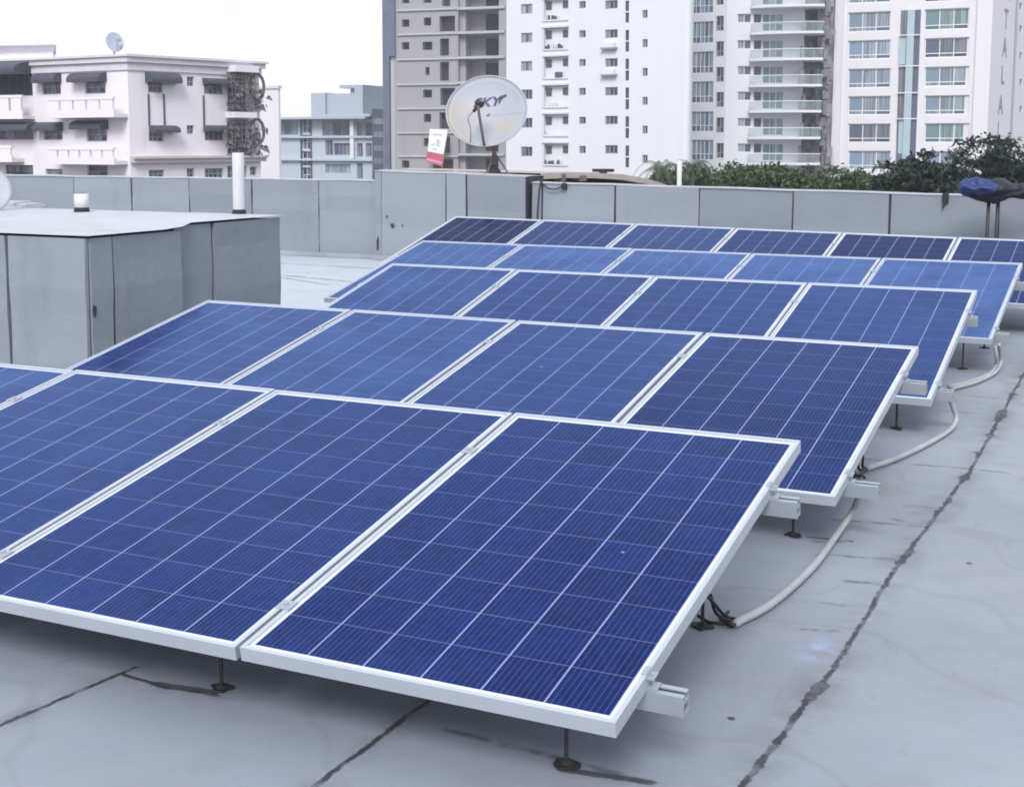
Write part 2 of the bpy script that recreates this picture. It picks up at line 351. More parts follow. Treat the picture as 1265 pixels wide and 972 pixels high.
# ------------------------------------------------------------------ parapets and bulkhead (sheeted with bitumen membrane)
def sheeted_wall(p0, p1, h0, h1, thick, seams, name, label, cat, cap=True, base=True):
    """low wall from p0 to p1 (plan points of its near face), covered with membrane sheets that end at the seams (distances from p0)"""
    p0 = Vector((*p0, 0)); p1 = Vector((*p1, 0)); e = (p1-p0); Lw = e.length; e.normalize()
    n = Vector((e.y, -e.x, 0))                         # towards the camera
    M = Matrix((( e.x, n.x, 0, p0.x), (e.y, n.y, 0, p0.y), (0, 0, 1, 0), (0, 0, 0, 1)))
    root = empty(name, p0, label, cat)
    hh = lambda s: h0+(h1-h0)*s/Lw
    core = MB(); core.prism([M @ Vector((a, b, 0)) for a, b in ((0, 0), (Lw, 0), (Lw, -thick), (0, -thick))], 0, 0, 0, [h0, h1, h1, h0])
    core.build('wall_core', MAT['lap'], root)
    sh = MB(); cuts = [0]+[s for s in seams if 0 < s < Lw]+[Lw]
    rr = random.Random(hash(name) % 97 + len(seams))
    for a, b in zip(cuts, cuts[1:]):
        g0 = rr.uniform(.004, .024); off = rr.uniform(.008, .016); lean = rr.uniform(-.006, .006)
        a2, b2 = a+g0, b-g0*.5
        A0, B0 = a2+lean, b2+rr.uniform(-.006, .006)
        bot = rr.uniform(.004, .02)
        pts = []
        nz = 5
        for k in range(nz+1):
            t = k/nz
            wv = off+.006*math.sin(k*2.3+a*3)
            pts.append((Vector((A0+(a2-A0)*t, wv, bot+(hh(a2)-.004-bot)*t)), Vector((B0+(b2-B0)*t, wv*rr.uniform(.7, 1.2), bot+(hh(b2)-.004-bot)*t))))
        i = len(sh.v)
        for l, r_ in pts: sh.v += [tuple(M @ l), tuple(M @ r_), tuple(M @ Vector((l.x, .001, l.z))), tuple(M @ Vector((r_.x, .001, r_.z)))]
        for k in range(nz):
            q = i+4*k
            for f in ((q, q+1, q+5, q+4), (q, q+4, q+6, q+2), (q+1, q+3, q+7, q+5)): sh.f.append(f); sh.m.append(0)
        sh.f.append((i+4*nz, i+4*nz+1, i+4*nz+3, i+4*nz+2)); sh.m.append(0)
    sh.build('membrane_sheet', MAT['membrane'], root)
    if cap:
        c = MB(); nseg = max(2, int(Lw/.5))
        for k in range(nseg):
            a, b = Lw*k/nseg, Lw*(k+1)/nseg
            za, zb = hh(a), hh(b)
            i = len(c.v)
            for s_, z in ((a, za), (b, zb)):
                for y, dz in ((.018, -.004), (.02, .005), (-thick*.5, .016), (-thick-.02, .006), (-thick-.02, -.012)):
                    c.v.append(tuple(M @ Vector((s_, y, z+dz+.004*math.sin(s_*7.7)))))
            for j in range(4): c.f.append((i+j, i+j+1, i+5+j+1, i+5+j)); c.m.append(0)
            if k == 0: c.f.append(tuple(i+j for j in range(5))); c.m.append(0)
            if k == nseg-1: c.f.append(tuple(i+5+j for j in range(5))); c.m.append(0)
        c.build('coping', MAT['coping'], root)
    if base:   # cant strip where the sheet turns up the wall
        b_ = MB(); nseg = max(3, int(Lw/.25))
        for k in range(nseg):
            a, b = Lw*k/nseg, Lw*(k+1)/nseg
            ya, yb = .07+.02*math.sin(a*5.1), .07+.02*math.sin(b*5.1)
            b_.face([M @ Vector((a, ya, .004)), M @ Vector((b, yb, .004)), M @ Vector((b, .02, .06)), M @ Vector((a, .02, .06))])
        b_.build('base_flashing', MAT['membrane'], root)
    return root
MAT['coping'] = plain('weathered_coping_paint', (.36, .38, .41), .7, .4, 5)

us = [-24+1.04*k for k in range(9)]+[-14.05, -13.0, -11.98, -10.94, -9.87]
sheeted_wall((-26, 15.2), (-8.98, 15.2), 1.005, .995, .2, [u+26 for u in us], 'parapet_wall',
             'long grey sheeted parapet wall behind the bulkhead, below the pale pink building', 'wall')
raised = sheeted_wall((-8.97, 15.1), (-6.86, 15.1), 1.125, 1.075, .5, [.10, 1.02, 1.30], 'parapet_wall',
             'short raised grey parapet section carrying the satellite dish', 'wall')
rp = lambda u: 15.2-(u+6.72)*.06
sheeted_wall((-6.84, rp(-6.84)), (6, rp(6)), 1.0, .84, .2, [.14]+[u+6.84 for u in (-5.74, -4.7, -3.63, -2.59, -1.5, -.45, .6, 1.65, 2.7, 3.75, 4.8)], 'parapet_wall',
             'grey sheeted parapet wall behind the back row of panels, under the green trees', 'wall')

# bulkhead: the low flat-roofed box on the left
BU, BV0, BV1, BH = -5.63, 6.18, 8.27, .928
bk = empty('roof_bulkhead', (BU-2, BV0+1, 0), 'low grey sheeted roof bulkhead with white flat top at left of the panels', 'roof structure')
BS = 7.06; BSET = .07; BUP = .024      # the far half of its side is set back and stands a little higher
cb = MB(); cb.box((-12.5, BV0+.02, 0), (BU-.02, BS, BH-.02)); cb.box((-12.5, BS+.002, 0), (BU-.02-BSET, BV1, BH+BUP-.02)); cb.build('wall_core', MAT['lap'], bk)
def face_sheets(root, P, e, n, cuts, h, seed, name='membrane_sheet'):
    rr = random.Random(seed); sh = MB()
    for a, b in zip(cuts, cuts[1:]):
        ga, gb = rr.uniform(.003, .016), rr.uniform(.003, .014); o0, o1 = rr.uniform(.012, .03), rr.uniform(.012, .03)
        la, lb = rr.uniform(-.012, .012), rr.uniform(-.012, .012); nz = 6; i = len(sh.v)
        for k in range(nz+1):
            t = k/nz; z = h*t
            A = P+e*(a+ga+la*(1-t)); B = P+e*(b-gb+lb*(1-t)); wv = .004*math.sin(k*1.9+a*4)
            for q, oo in ((A, o0), (B, o1)):
                sh.v.append(tuple(q+n*(oo+wv)+Vector((0, 0, z)))); sh.v.append(tuple(q+n*.001+Vector((0, 0, z))))
        for k in range(nz):
            q = i+4*k
            for f in ((q, q+2, q+6, q+4), (q, q+4, q+5, q+1), (q+2, q+3, q+7, q+6)): sh.f.append(f); sh.m.append(0)
        q = i+4*nz; sh.f.append((q, q+2, q+3, q+1)); sh.m.append(0)
    return sh.build(name, MAT['membrane'], root)
face_sheets(bk, Vector((BU-.02, BV0, 0)), Vector((0, 1, 0)), Vector((1, 0, 0)), [.02, .22, BS-BV0], BH-.012, 3)
face_sheets(bk, Vector((BU-.02-BSET, BS, 0)), Vector((0, 1, 0)), Vector((1, 0, 0)), [.004, .40, BV1-BS], BH+BUP-.012, 4)
face_sheets(bk, Vector((-12.5, BV0+.02, 0)), Vector((1, 0, 0)), Vector((0, -1, 0)), [0, 1.1, 2.15, 3.2, 4.25, 5.25, 6.24, 12.5+BU-.0], BH-.012, 5)
mt = NT('white_roof_coating'); pt = mt.pos()
tcol = mt.mix(mt.noise(pt, 1.6, 5, .6), (.33, .35, .39), (.47, .49, .53))
tcol = mt.mix(mt.math('MULTIPLY', mt.ss(mt.noise(pt, 3.5, 6, .7), .54, .7), .7), tcol, (.27, .28, .30))
mt.base(tcol); mt.rough(.55); mt.bump(mt.noise(pt, 4, 3), .3, .02); MAT['white_roof'] = mt.mat
def tear(root, P, e, n, w_, h, seed):
    rr = random.Random(seed); m = MB(); k = 11; F0 = []
    for i in range(k):
        t = 2*math.pi*i/k; r_ = rr.uniform(.55, 1.2); F0.append(P+e*(w_*r_*math.cos(t))+Vector((0, 0, h*r_*math.sin(t))))
    m.face([q+n*.004 for q in F0])
    for i in range(k): m.face([F0[i], F0[(i+1) % k], F0[(i+1) % k]+n*.004, F0[i]+n*.004])
    m.build('tear', MAT['lap'], root)
tear(bk, Vector((BU+.012, BV0+.03, .49)), Vector((0, 1, 0)), Vector((1, 0, 0)), .014, .045, 2)
for i, (x, y, w_, h) in enumerate(((485, 279, .03, .035), (478, 268, .012, .02), (466.5, 300, .02, .10), (497, 279, .012, .015))):
    tear(raised, on_y(x, y, 15.1-.021), Vector((1, 0, 0)), Vector((0, -1, 0)), w_, h, 10+i)
tp = MB(); nx, ny = 34, 12
for i in range(nx+1):
    for j in range(ny+1):
        x = -12.5+(BU+.012+12.5)*i/nx; y = BV0-.012+(BV1-BV0+.02)*j/ny
        edge = 0 if (i in (0, nx) or j in (0, ny)) else 1
        x -= BSET*(1 if y > BS else 0)*i/nx
        tp.v.append((x, y, BH+.004+BUP*min(1, max(0, (y-BS+.08)/.16))+edge*(.012+.012*mnoise.noise(Vector((x*1.7, y*1.7, 0)))) ))
for i in range(nx):
    for j in range(ny):
        a = i*(ny+1)+j; tp.f.append((a, a+ny+1, a+ny+2, a+1)); tp.m.append(0)
tp.build('roof_sheet', MAT['white_roof'], bk, smooth=True)

# ------------------------------------------------------------------ solar panels
FT = .038
def panel_meshes():
    fr = MB(); lip = .013; wall = .004
    for (x0, x1, y0, y1) in ((0, PW, 0, lip), (0, PW, PL-lip, PL), (0, lip, lip, PL-lip), (PW-lip, PW, lip, PL-lip)):
        fr.box((x0, y0, -.0045), (x1, y1, 0))                              # top lip
    for (x0, x1, y0, y1) in ((0, PW, 0, wall), (0, PW, PL-wall, PL), (0, wall, wall, PL-wall), (PW-wall, PW, wall, PL-wall)):
        fr.box((x0, y0, -FT), (x1, y1, -.0045))                            # outer wall
    fl = .028
    for (x0, x1, y0, y1) in ((wall, PW-wall, wall, fl), (wall, PW-wall, PL-fl, PL-wall), (wall, fl, fl, PL-fl), (PW-fl, PW-wall, fl, PL-fl)):
        fr.box((x0, y0, -FT), (x1, y1, -FT+.002))                          # bottom flange
    gl = MB(); gl.box((lip-.003, lip-.003, -.009), (PW-lip+.003, PL-lip+.003, -.0052))
    bx = MB(); bx.box((PW/2-.06, PL-.16, -.03), (PW/2+.06, PL-.06, -.0092))
    return fr, gl, bx
fr, gl, bx = panel_meshes()
ROWS = [  # right edge x, front edge y, front top z, tilt, yaw, spacing, count, side roll
    (-1.014, 2.696, .217, 10.90, -.33, 1.01426, 4, 0),
    (-1.003, 4.868, .218, 11.57, -.80, 1.02100, 4, 0),
    (-.998, 7.062, .202, 13.91, -.48, 1.01453, 4, 0),
    (-.947, 9.221, .237, 12.67, -.90, 1.01702, 5, 0),
    (-.657, 11.329, .234, 13.76, -.52, 1.01755, 6, .75)]
ROWN = ['front row', 'second row', 'third row', 'fourth row', 'back row']
POSN = ['rightmost', 'second from the right', 'third from the right', 'fourth from the right', 'fifth from the right', 'leftmost']
LOOK = [  # dust with painted sky sheen, dark, words
    [(.02, .0, 'deep blue clean'), (.06, 0, 'deep blue slightly hazy'), (.13, 0, 'mid blue dusty'), (.24, 0, 'light blue cut off')],
    [(.01, .15, 'dark blue clean'), (.13, 0, 'violet blue'), (.24, 0, 'bright blue'), (.17, 0, 'mid blue')],
    [(.14, 0, 'mid blue'), (.10, .0, 'deep blue'), (.12, .1, 'blue'), (.24, 0, 'pale blue dusty')],
    [(.44, 0, 'pale dusty blue'), (.43, 0, 'pale dusty blue'), (.40, 0, 'pale dusty blue'), (.40, 0, 'pale dusty blue'), (.33, 0, 'pale dusty blue')],
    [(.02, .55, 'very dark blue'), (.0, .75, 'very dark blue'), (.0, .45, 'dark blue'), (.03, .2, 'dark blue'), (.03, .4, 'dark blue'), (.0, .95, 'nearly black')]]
proto = None
def row_matrix(k):
    xr, yf, zf, tl, yw, sp, n, rl = ROWS[k]
    return Matrix.Translation((xr, yf, zf)) @ Matrix.Rotation(R(yw), 4, 'Z') @ Matrix.Rotation(R(rl), 4, 'Y') @ Matrix.Rotation(R(tl), 4, 'X')
for k, (xr, yf, zf, tl, yw, sp, n, rl) in enumerate(ROWS):
    M = row_matrix(k)
    for i in range(n):
        dust, dark, words = LOOK[k][i]
        pos = POSN[i] if not (i == n-1 and i > 0) else 'leftmost'
        lab = '%s solar panel, %s of the %s' % (words, pos, ROWN[k])
        if proto is None:
            root = empty('solar_panel', local=True); proto = [root, fr.build('frame', MAT['alu'], root, bevel=.0006), gl.build('cell_sheet', MAT['cells'], root), bx.build('junction_box', MAT['rubber'], root)]
            parts = proto
        else:
            root = proto[0].copy(); COL.objects.link(root); parts = [root]
            for c in proto[1:]:
                q = c.copy(); COL.objects.link(q); q.parent = root; parts.append(q)
        rj = random.Random(k*10+i)
        root.matrix_world = M @ Matrix.Translation((-i*sp-PW+.0055, rj.uniform(-.004, .004), rj.uniform(-.002, .002)))
        tag(root, lab, 'solar panel', 'solar panels in five tilted rows on the roof')
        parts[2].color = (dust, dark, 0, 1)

# racks: two rails a row on threaded legs, clamps between the panels
A1, A2 = .222, 1.30
def rail_mb(x0, x1, y, M):
    r_ = MB(); w_, h = .041, .052; z1 = -FT-.0015; t = .004
    r_.box((x0, y-w_/2, z1-h), (x1, y+w_/2, z1-h+t), 0, M)
    for s_ in (-1, 1):
        r_.box((x0, y+s_*w_/2-(t if s_ > 0 else 0), z1-h+t), (x1, y+s_*w_/2+(0 if s_ > 0 else t), z1), 0, M)
        r_.box((x0, y+s_*(w_/2-t)-(.010 if s_ > 0 else 0), z1-t), (x1, y+s_*(w_/2-t)+(0 if s_ > 0 else .010), z1-.0002), 0, M)
    r_.box((x0+.001, y-w_/2+t, z1-h*.5), (x1-.001, y+w_/2-t, z1-h*.5+t), 0, M)
    return r_
EXT = [(.092, .085), (.115, .10), (.08, .055), (.085, .075), (.12, .12)]
for k, (xr, yf, zf, tl, yw, sp, n, rl) in enumerate(ROWS):
    M = row_matrix(k)
    rk = empty('mounting_rack', (xr, yf, 0), 'aluminium rail rack on thin dark legs carrying the %s of panels' % ROWN[k], 'panel rack', 'racks under the panel rows')
    width = (n-1)*sp+PW
    for j, (a, ext) in enumerate(((A1, EXT[k][0]), (A2, EXT[k][1]))):
        rl_ = rail_mb(-width-.08, ext, a, M).build('rail', MAT['alu_dull'], rk)
        for q in range(n+ (1 if n < 6 else 0)):
            x = -.19-q*sp
            if x < -width: break
            P = M @ Vector((x, a-.042, -FT-.054)); lg = MB()
            top = Vector((P.x, P.y, P.z+.055)) if j else Vector((P.x, P.y, P.z+.004))
            lg.tube([(P.x, P.y, .006), (P.x, P.y, P.z+.002)], .0055, 8)
            lg.tube([(P.x, P.y, P.z-.014), (P.x, P.y, P.z-.003)], .010, 6); lg.box((x-.02, a-.052, -FT-.053), (x+.02, a-.0215, -FT-.047), 0, M); lg.box((x-.02, a-.0265, -FT-.047), (x+.02, a-.0215, -FT-.012), 0, M)
            l_ = lg.build('leg', MAT['steel_dark'], rk)
            ft = MB(); rf = random.Random(k*50+j*20+q); ring = [(P.x+math.cos(t)*r_, P.y+math.sin(t)*r_*.9) for t, r_ in ((2*math.pi*m_/14, .031*rf.uniform(.75, 1.3)) for m_ in range(14))]
            ft.prism(ring, .003, .007); ft.tube([(P.x, P.y, .0065), (P.x, P.y, .016)], [.018, .008], 10)
            f_ = ft.build('foot', MAT['tar'], rk); f_.parent = l_; f_.matrix_parent_inverse = Matrix.Identity(4); f_.matrix_parent_inverse = Matrix.Translation(-Vector((xr, yf, 0)))
            f_.matrix_parent_inverse = l_.matrix_basis.inverted() @ Matrix.Identity(4)
        cm = []
        for q in range(1, n):
            x = -q*sp+.0055+(sp-PW)/2
            c = MB(); c.box((x-.021, a-.022, -.001), (x+.021, a+.022, .0035), 0, M); c.box((x-.006, a-.018, -FT), (x+.006, a+.018, -.001), 0, M)
            c.tube([M @ Vector((x, a, .003)), M @ Vector((x, a, .010))], .007, 6)
            c.build('mid_clamp', MAT['alu_dull'], rk)
        c = MB(); c.box((-.008, a-.017, .0002), (.005, a+.017, .0035), 0, M); c.box((.001, a-.017, -FT), (.0045, a+.017, .0002), 0, M); c.box((.001, a-.017, -FT-.001), (.028, a+.017, -FT+.004), 0, M); c.box((.0046, a-.017, -.012), (.022, a+.017, -.008), 0, M)
        c.tube([M @ Vector((.014, a, -FT)), M @ Vector((.014, a, -.002))], .005, 6)
        c.build('end_clamp', MAT['alu_dull'], rk)

# ------------------------------------------------------------------ conduits and cables
def conduit(pts, r, label, cables=None):
    P = [on_z(x, y, z) for x, y, z in pts]
    m = MB(); m.tube(smooth_path(P), r, 14)
    rt = empty('conduit', P[0], label, 'conduit', 'grey conduits linking the rows')
    m.build('pipe', MAT['conduit'], rt, smooth=True)
    for cpts in cables or []:
        c = MB(); c.tube(smooth_path([on_z(x, y, z) for x, y, z in cpts], 6), .0055, 8); c.build('cable', MAT['cable'], rt, smooth=True)
conduit([(908, 770, .017), (955, 744, .018), (1005, 699, .018), (1037, 655, .03), (1054, 630, .09), (1062, 612, .165)], .0125,
        'grey conduit curving from black cables beside the front row to the second row rail',
        [[(914, 767, .017), (900, 767, .012), (884, 756, .05), (878, 735, .12)], [(914, 768, .019), (898, 770, .01), (876, 768, .01), (862, 760, .02)], [(914, 766, .02), (896, 760, .03), (882, 745, .09), (872, 733, .14)],
         [(914, 768, .017), (903, 772, .012), (890, 764, .012), (900, 755, .012)]])
conduit([(1070, 579, .016), (1108, 566, .016), (1146, 548, .016), (1172, 532, .018), (1181, 518, .05), (1177, 502, .12), (1172, 491, .17)], .0125,
        'grey conduit bowed on the roof between the second and third rows',
        [[(1074, 577, .016), (1066, 577, .02), (1066, 570, .07), (1066, 563, .12)], [(1074, 578, .017), (1062, 580, .02), (1060, 571, .08), (1061, 562, .13)], [(1074, 578, .016), (1064, 584, .02), (1068, 590, .06)]])
conduit([(1172, 478, .016), (1200, 471, .016), (1222, 462, .018), (1230, 452, .04), (1231, 440, .11), (1229, 427, .18)], .0115,
        'inner of two grey conduits rising at the right end of the fourth row')
conduit([(1176, 480, .016), (1206, 472, .016), (1228, 461, .018), (1236, 449, .05), (1236, 438, .11), (1234, 425, .19)], .0115,
        'outer of two grey conduits rising at the right end of the fourth row')

# ------------------------------------------------------------------ pipes and things on the bulkhead and parapets
def pipe(px, ytop, ybot, depth_y, r, label, cap=False):
    b = on_y(px, ybot, depth_y); t = on_y(px, ytop, depth_y)
    rt = empty('vent_pipe', (b.x, b.y, b.z), label, 'pipe', 'white vent pipes by the bulkhead')
    m = MB(); z0, z1 = b.z, t.z; n = 20
    m.tube([(b.x, b.y, z0-.03), (b.x, b.y, z1-.004), (b.x, b.y, z1)], [r, r, r*.93], n, cap=False)
    m.tube([(b.x, b.y, z1), (b.x, b.y, z1-.15)], [r*.93, r*.86], n, cap=True)
    if cap: m.tube([(b.x, b.y, z1-.10), (b.x, b.y, z1-.096), (b.x, b.y, z1+.002), (b.x, b.y, z1+.004)], [r, r*1.12, r*1.12, r*.95], n, cap=False)
    m.build('pipe', MAT['white_pvc'], rt, smooth=True)
    c = MB(); c.tube([(b.x, b.y, z0-.03), (b.x, b.y, z0+.012), (b.x, b.y, z0+.025)], [r*1.3, r*1.15, r*1.02], n); c.build('collar', MAT['rubber'], rt, smooth=True)
pipe(295.5, 189, 263, 8.1, .043, 'tall white vent pipe at the right end of the bulkhead top')
pipe(101, 240, 260, 7.9, .048, 'short white vent pipe stub on the left of the bulkhead top', cap=True)

# pale flat plinth and dish at the left picture edge, on the bulkhead top
pb = on_z(24, 262, BH)
b_ = MB(); b_.box((-.20, -.13, 0), (.16, .13, .045)); b_.box((-.18, -.11, .045), (.05, .09, .075)); b_.box((.02, -.08, .045), (.15, .10, .06))
tag(b_.build('roof_plinth', MAT['white_roof'], bevel=.006, loc=(pb.x, pb.y, BH+.01)), 'low white stepped plinth on the bulkhead beside the cut off dish', 'plinth')

def dish_mesh(rx, ry, depth, n=40, rings=8, th=.006):
    m = MB(); out = []
    for side in (0, 1):
        for i in range(rings+1):
            t = i/rings
            for j in range(n):
                a = 2*math.pi*j/n
                out.append((rx*t*math.cos(a), ry*t*math.sin(a), depth*t*t-side*th))
    m.v = out
    for side in (0, 1):
        o = side*(rings+1)*n
        for i in range(rings):
            for j in range(n):
                j2 = (j+1) % n; f = (o+i*n+j, o+i*n+j2, o+(i+1)*n+j2, o+(i+1)*n+j)
                if i == 0: f = (o+j, o+n+j2, o+n+j) if False else f
                m.f.append(f); m.m.append(0)
    o2 = (rings+1)*n
    for j in range(n):
        j2 = (j+1) % n; m.f.append((rings*n+j, rings*n+j2, o2+rings*n+j2, o2+rings*n+j)); m.m.append(0)
    return m
def dish_paint():
    m = NT('dish_paint'); o = m.obj(); sx = m.N('ShaderNodeSeparateXYZ'); m.L(o, sx.inputs[0]); X, Y = sx.outputs[0], sx.outputs[1]
    c = m.mix(m.noise(o, 4, 4), (.25, .27, .31), (.32, .34, .375))
    # rust-yellow stains where water has run over the lower half
    a = m.math('MULTIPLY', m.ss(m.math('MULTIPLY', X, -1), .05, .30), m.math('SUBTRACT', 1, m.ss(Y, .0, .2)))
    b = m.math('MULTIPLY', m.math('MULTIPLY', m.ss(X, .02, .12), m.math('SUBTRACT', 1, m.ss(X, .28, .42))), m.math('MULTIPLY', m.ss(Y, -.30, -.22), m.math('SUBTRACT', 1, m.ss(Y, -.14, -.08))))
    st = m.math('MULTIPLY', m.math('MAXIMUM', a, b), m.ss(m.noise(o, 5, 5, .65), .3, .6))
    c = m.mix(m.math('MULTIPLY', st, .6), c, (.36, .30, .215))
    crease = m.math('MULTIPLY', m.math('LESS_THAN', m.math('ABSOLUTE', m.math('ADD', Y, .02)), .006), m.ss(X, .02, .1))
    c = m.mix(m.math('MULTIPLY', crease, .6), c, (.2, .2, .22))
    m.base(c); m.rough(.5); return m.mat
MAT['dish'] = dish_paint()
MAT['sky_blue'] = plain('navy_print', (.018, .028, .085), .5)
MAT['lnb'] = plain('dark_feed_horn', (.04, .03, .045), .5)
MAT['arm'] = plain('rusty_arm_steel', (.14, .10, .11), .6, .3, 9)
MAT['dish_back'] = plain('grey_dish_back', (.36, .38, .42), .55)

def text_mesh(txt, size, shear=0, ext=.0, offset=0, scale_x=1):
    cu = bpy.data.curves.new('lettering', 'FONT'); cu.body = txt; cu.size = size; cu.shear = shear; cu.extrude = ext; cu.offset = offset
    cu.align_x = 'CENTER'; cu.align_y = 'CENTER'
    o = bpy.data.objects.new('lettering', cu); COL.objects.link(o)
    bpy.context.view_layer.update()
    dg = bpy.context.evaluated_depsgraph_get(); me = bpy.data.meshes.new_from_object(o.evaluated_get(dg))
    bpy.data.objects.remove(o); bpy.data.curves.remove(cu)
    return me

# the satellite dish on the raised parapet section
YD = 15.35
dc = on_y(601, 137, YD); base = on_y(605, 214, YD)
base.z = 1.10
dish = empty('satellite_dish', base, 'large grey satellite dish lettered SKY on a tripod above the parapet', 'satellite dish')
to_cam = (CPOS-dc); az = math.atan2(to_cam.y, to_cam.x)
fz = Vector((math.cos(az+R(-8))*math.cos(R(27)), math.sin(az+R(-8))*math.cos(R(27)), math.sin(R(27))))
fx = Vector((0, 0, 1)).cross(fz).normalized(); fy = fz.cross(fx)
DM = Matrix(((fx.x, fy.x, fz.x, dc.x), (fx.y, fy.y, fz.y, dc.y), (fx.z, fy.z, fz.z, dc.z), (0, 0, 0, 1)))
def place(o, parent, M):
    o.parent = parent; o.matrix_parent_inverse = Matrix.Translation(-Vector(parent.location)); o.matrix_basis = M
RX, RY, DP = .50, .485, .085
rf = dish_mesh(RX, RY, DP).build('reflector', MAT['dish'], smooth=True); place(rf, dish, DM @ Matrix.Translation((0, 0, -DP)))
rim = MB(); rim.tube([(RX*math.cos(2*math.pi*j/40), RY*math.sin(2*math.pi*j/40), 0) for j in range(41)], .009, 8, cap=False)
ro = rim.build('rim', MAT['dish_back'], smooth=True); place(ro, dish, DM)
# lettering follows the bowl
me = text_mesh('SKY', .165, .28, 0, .005)
for v in me.vertices:
    x, y = v.co.x*1.14-.02, v.co.y+.15+v.co.x*.10
    t2 = (x/RX)**2+(y/RY)**2; v.co = (x, y, DP*t2-DP+.006)
me.materials.append(MAT['sky_blue'])
lt = bpy.data.objects.new('lettering', me); COL.objects.link(lt); place(lt, dish, DM)
sw = MB(); pts = [(.135, .14), (.16, .19), (.19, .222), (.228, .236)]
sp_ = smooth_path([(x, y, 0) for x, y in pts], 5)
for a, b in zip(sp_, sp_[1:]):
    q = []
    for p, wd in ((a, .014), (b, .010)):
        z = DP*((p.x/RX)**2+(p.y/RY)**2)-DP+.007
        q.append([(p.x+wd*.6, p.y-wd, z), (p.x-wd*.6, p.y+wd, z)])
    sw.face([q[0][0], q[1][0], q[1][1], q[0][1]])
swo = sw.build('letter_stroke', MAT['sky_blue']); place(swo, dish, DM)
# feed arm and feed horn
lp = dc+fz*.36-fy*.02-fx*.10; rb = dc-fy*RY*.97
def unproj(px, py, dep): return CPOS+ray(px, py).normalized()*((dep-CPOS).length)
lp = unproj(592, 128, dc+fz*.42)
a_ = MB(); a_.tube(smooth_path([rb-fz*.03, rb+fz*.10+fy*.03, lp-fy*.10, lp], 6), [.017]*19, 10)
a_.build('feed_arm', MAT['arm'], dish, smooth=True)
l_ = MB(); ln = (dc-lp).normalized(); l_.tube([lp-ln*.07, lp-ln*.03, lp+ln*.03, lp+ln*.06], [.03, .035, .035, .045], 14)
sv = Vector((0, 0, -1))*.10-fx*.07; l_.tube([lp, lp+sv*.6, lp+sv], [.024, .024, .02], 10); l_.tube([lp+fx*.06, lp-fx*.05+Vector((0, 0, .01))], .024, 10)
lo_ = l_.build('feed_horn', MAT['lnb'], dish, smooth=True)
cb_ = MB(); cb_.tube(smooth_path([lp+sv*.8, lp-fx*.12-fy*.2, dc-fx*.17-fy*.28+fz*.06, dc-fx*.17-fy*.44-fz*.0], 6), .004, 6); cb_.build('cable', MAT['cable'], dish, smooth=True)
# mast and tripod
ms = MB(); back = dc-fz*.13; mtop = Vector((base.x, base.y+.12, dc.z-.10)); mb = Vector((base.x, base.y+.12, 1.09))
ms.tube([mb, mtop], .026, 12); ms.tube([mtop-Vector((0, 0, .06)), dc-fz*.112], [.03, .045], 10); ms.build('mast', MAT['arm'], dish, smooth=True)
for ang in (20, 140, 260):
    q = MB(); f_ = Vector((mb.x+.20*math.cos(R(ang)), mb.y+.13*math.sin(R(ang)), 1.085)); q.tube([mb+Vector((0, 0, .28)), f_], .011, 8)
    q.box((f_.x-.03, f_.y-.03, 1.075), (f_.x+.03, f_.y+.03, 1.095)); q.build('leg', MAT['arm'], dish)
mp_ = MB(); mp_.tube([(mb.x, mb.y, 1.07), (mb.x, mb.y, 1.13), (mb.x, mb.y, 1.20)], [.10, .085, .035], 14); mp_.build('base_mound', MAT['tar'], dish)

# half dish cut by the left picture edge
dl = on_y(-20, 235, 7.6); d2 = empty('satellite_dish', (dl.x, dl.y, BH), 'pale grey dish cut off by the left edge, standing on the bulkhead', 'satellite dish')
v_ = Vector((.75, -.45, .35)).normalized(); x_ = Vector((0, 0, 1)).cross(v_).normalized(); y_ = v_.cross(x_)
M2 = Matrix(((x_.x, y_.x, v_.x, dl.x), (x_.y, y_.y, v_.y, dl.y), (x_.z, y_.z, v_.z, dl.z), (0, 0, 0, 1)))
r2 = dish_mesh(.20, .19, .03).build('reflector', MAT['dish_back'], smooth=True); place(r2, d2, M2)
q = MB(); q.tube([(dl.x-.03, dl.y, BH), dl-v_*.01], .016, 10); q.tube([dl-y_*.18, dl+v_*.22], .008, 8); q.build('mast', MAT['arm'], d2, smooth=True)

# white pole behind the right parapet, clip on the coping, cables at the joint
wp = on_y(839, 230, 15.5); wt = on_y(837, 197, 15.5)
q = MB(); q.tube([(wp.x, wp.y, 0), (wp.x, wp.y, wt.z)], .028, 12); q.tube([(wp.x, wp.y, wt.z), (wp.x, wp.y, wt.z+.012)], [.034, .02], 12)
tag(q.build('pole', MAT['white_pvc'], smooth=True), 'slim white pole standing behind the right parapet before the green trees', 'pole')
jb = on_y(688, 233, rp(-6.5)-.01)
jx = empty('cable_bundle', (jb.x, jb.y, jb.z), 'dark cables drooping over the parapet joint right of the dish', 'cables')
q = MB(); q.tube(smooth_path([(-6.70, 15.16, 1.02), (-6.71, 15.13, .9), (-6.73, 15.13, .6), (-6.75, 15.13, .2)], 6), .010, 8); q.build('cable', MAT['cable'], jx, smooth=True)
q = MB(); q.tube(smooth_path([(-6.70, 15.15, 1.03), (-6.6, 15.13, .945), (-6.5, 15.13, .93), (-6.43, 15.13, .96), (-6.40, 15.2, 1.03)], 6), .008, 8); q.build('cable', MAT['cable'], jx, smooth=True)
q = MB(); q.box((-6.42, 15.12, .93), (-6.36, 15.17, 1.0)); q.build('clip', MAT['rubber'], jx)
ck = on_y(1168, 245, rp(-2)-.03)
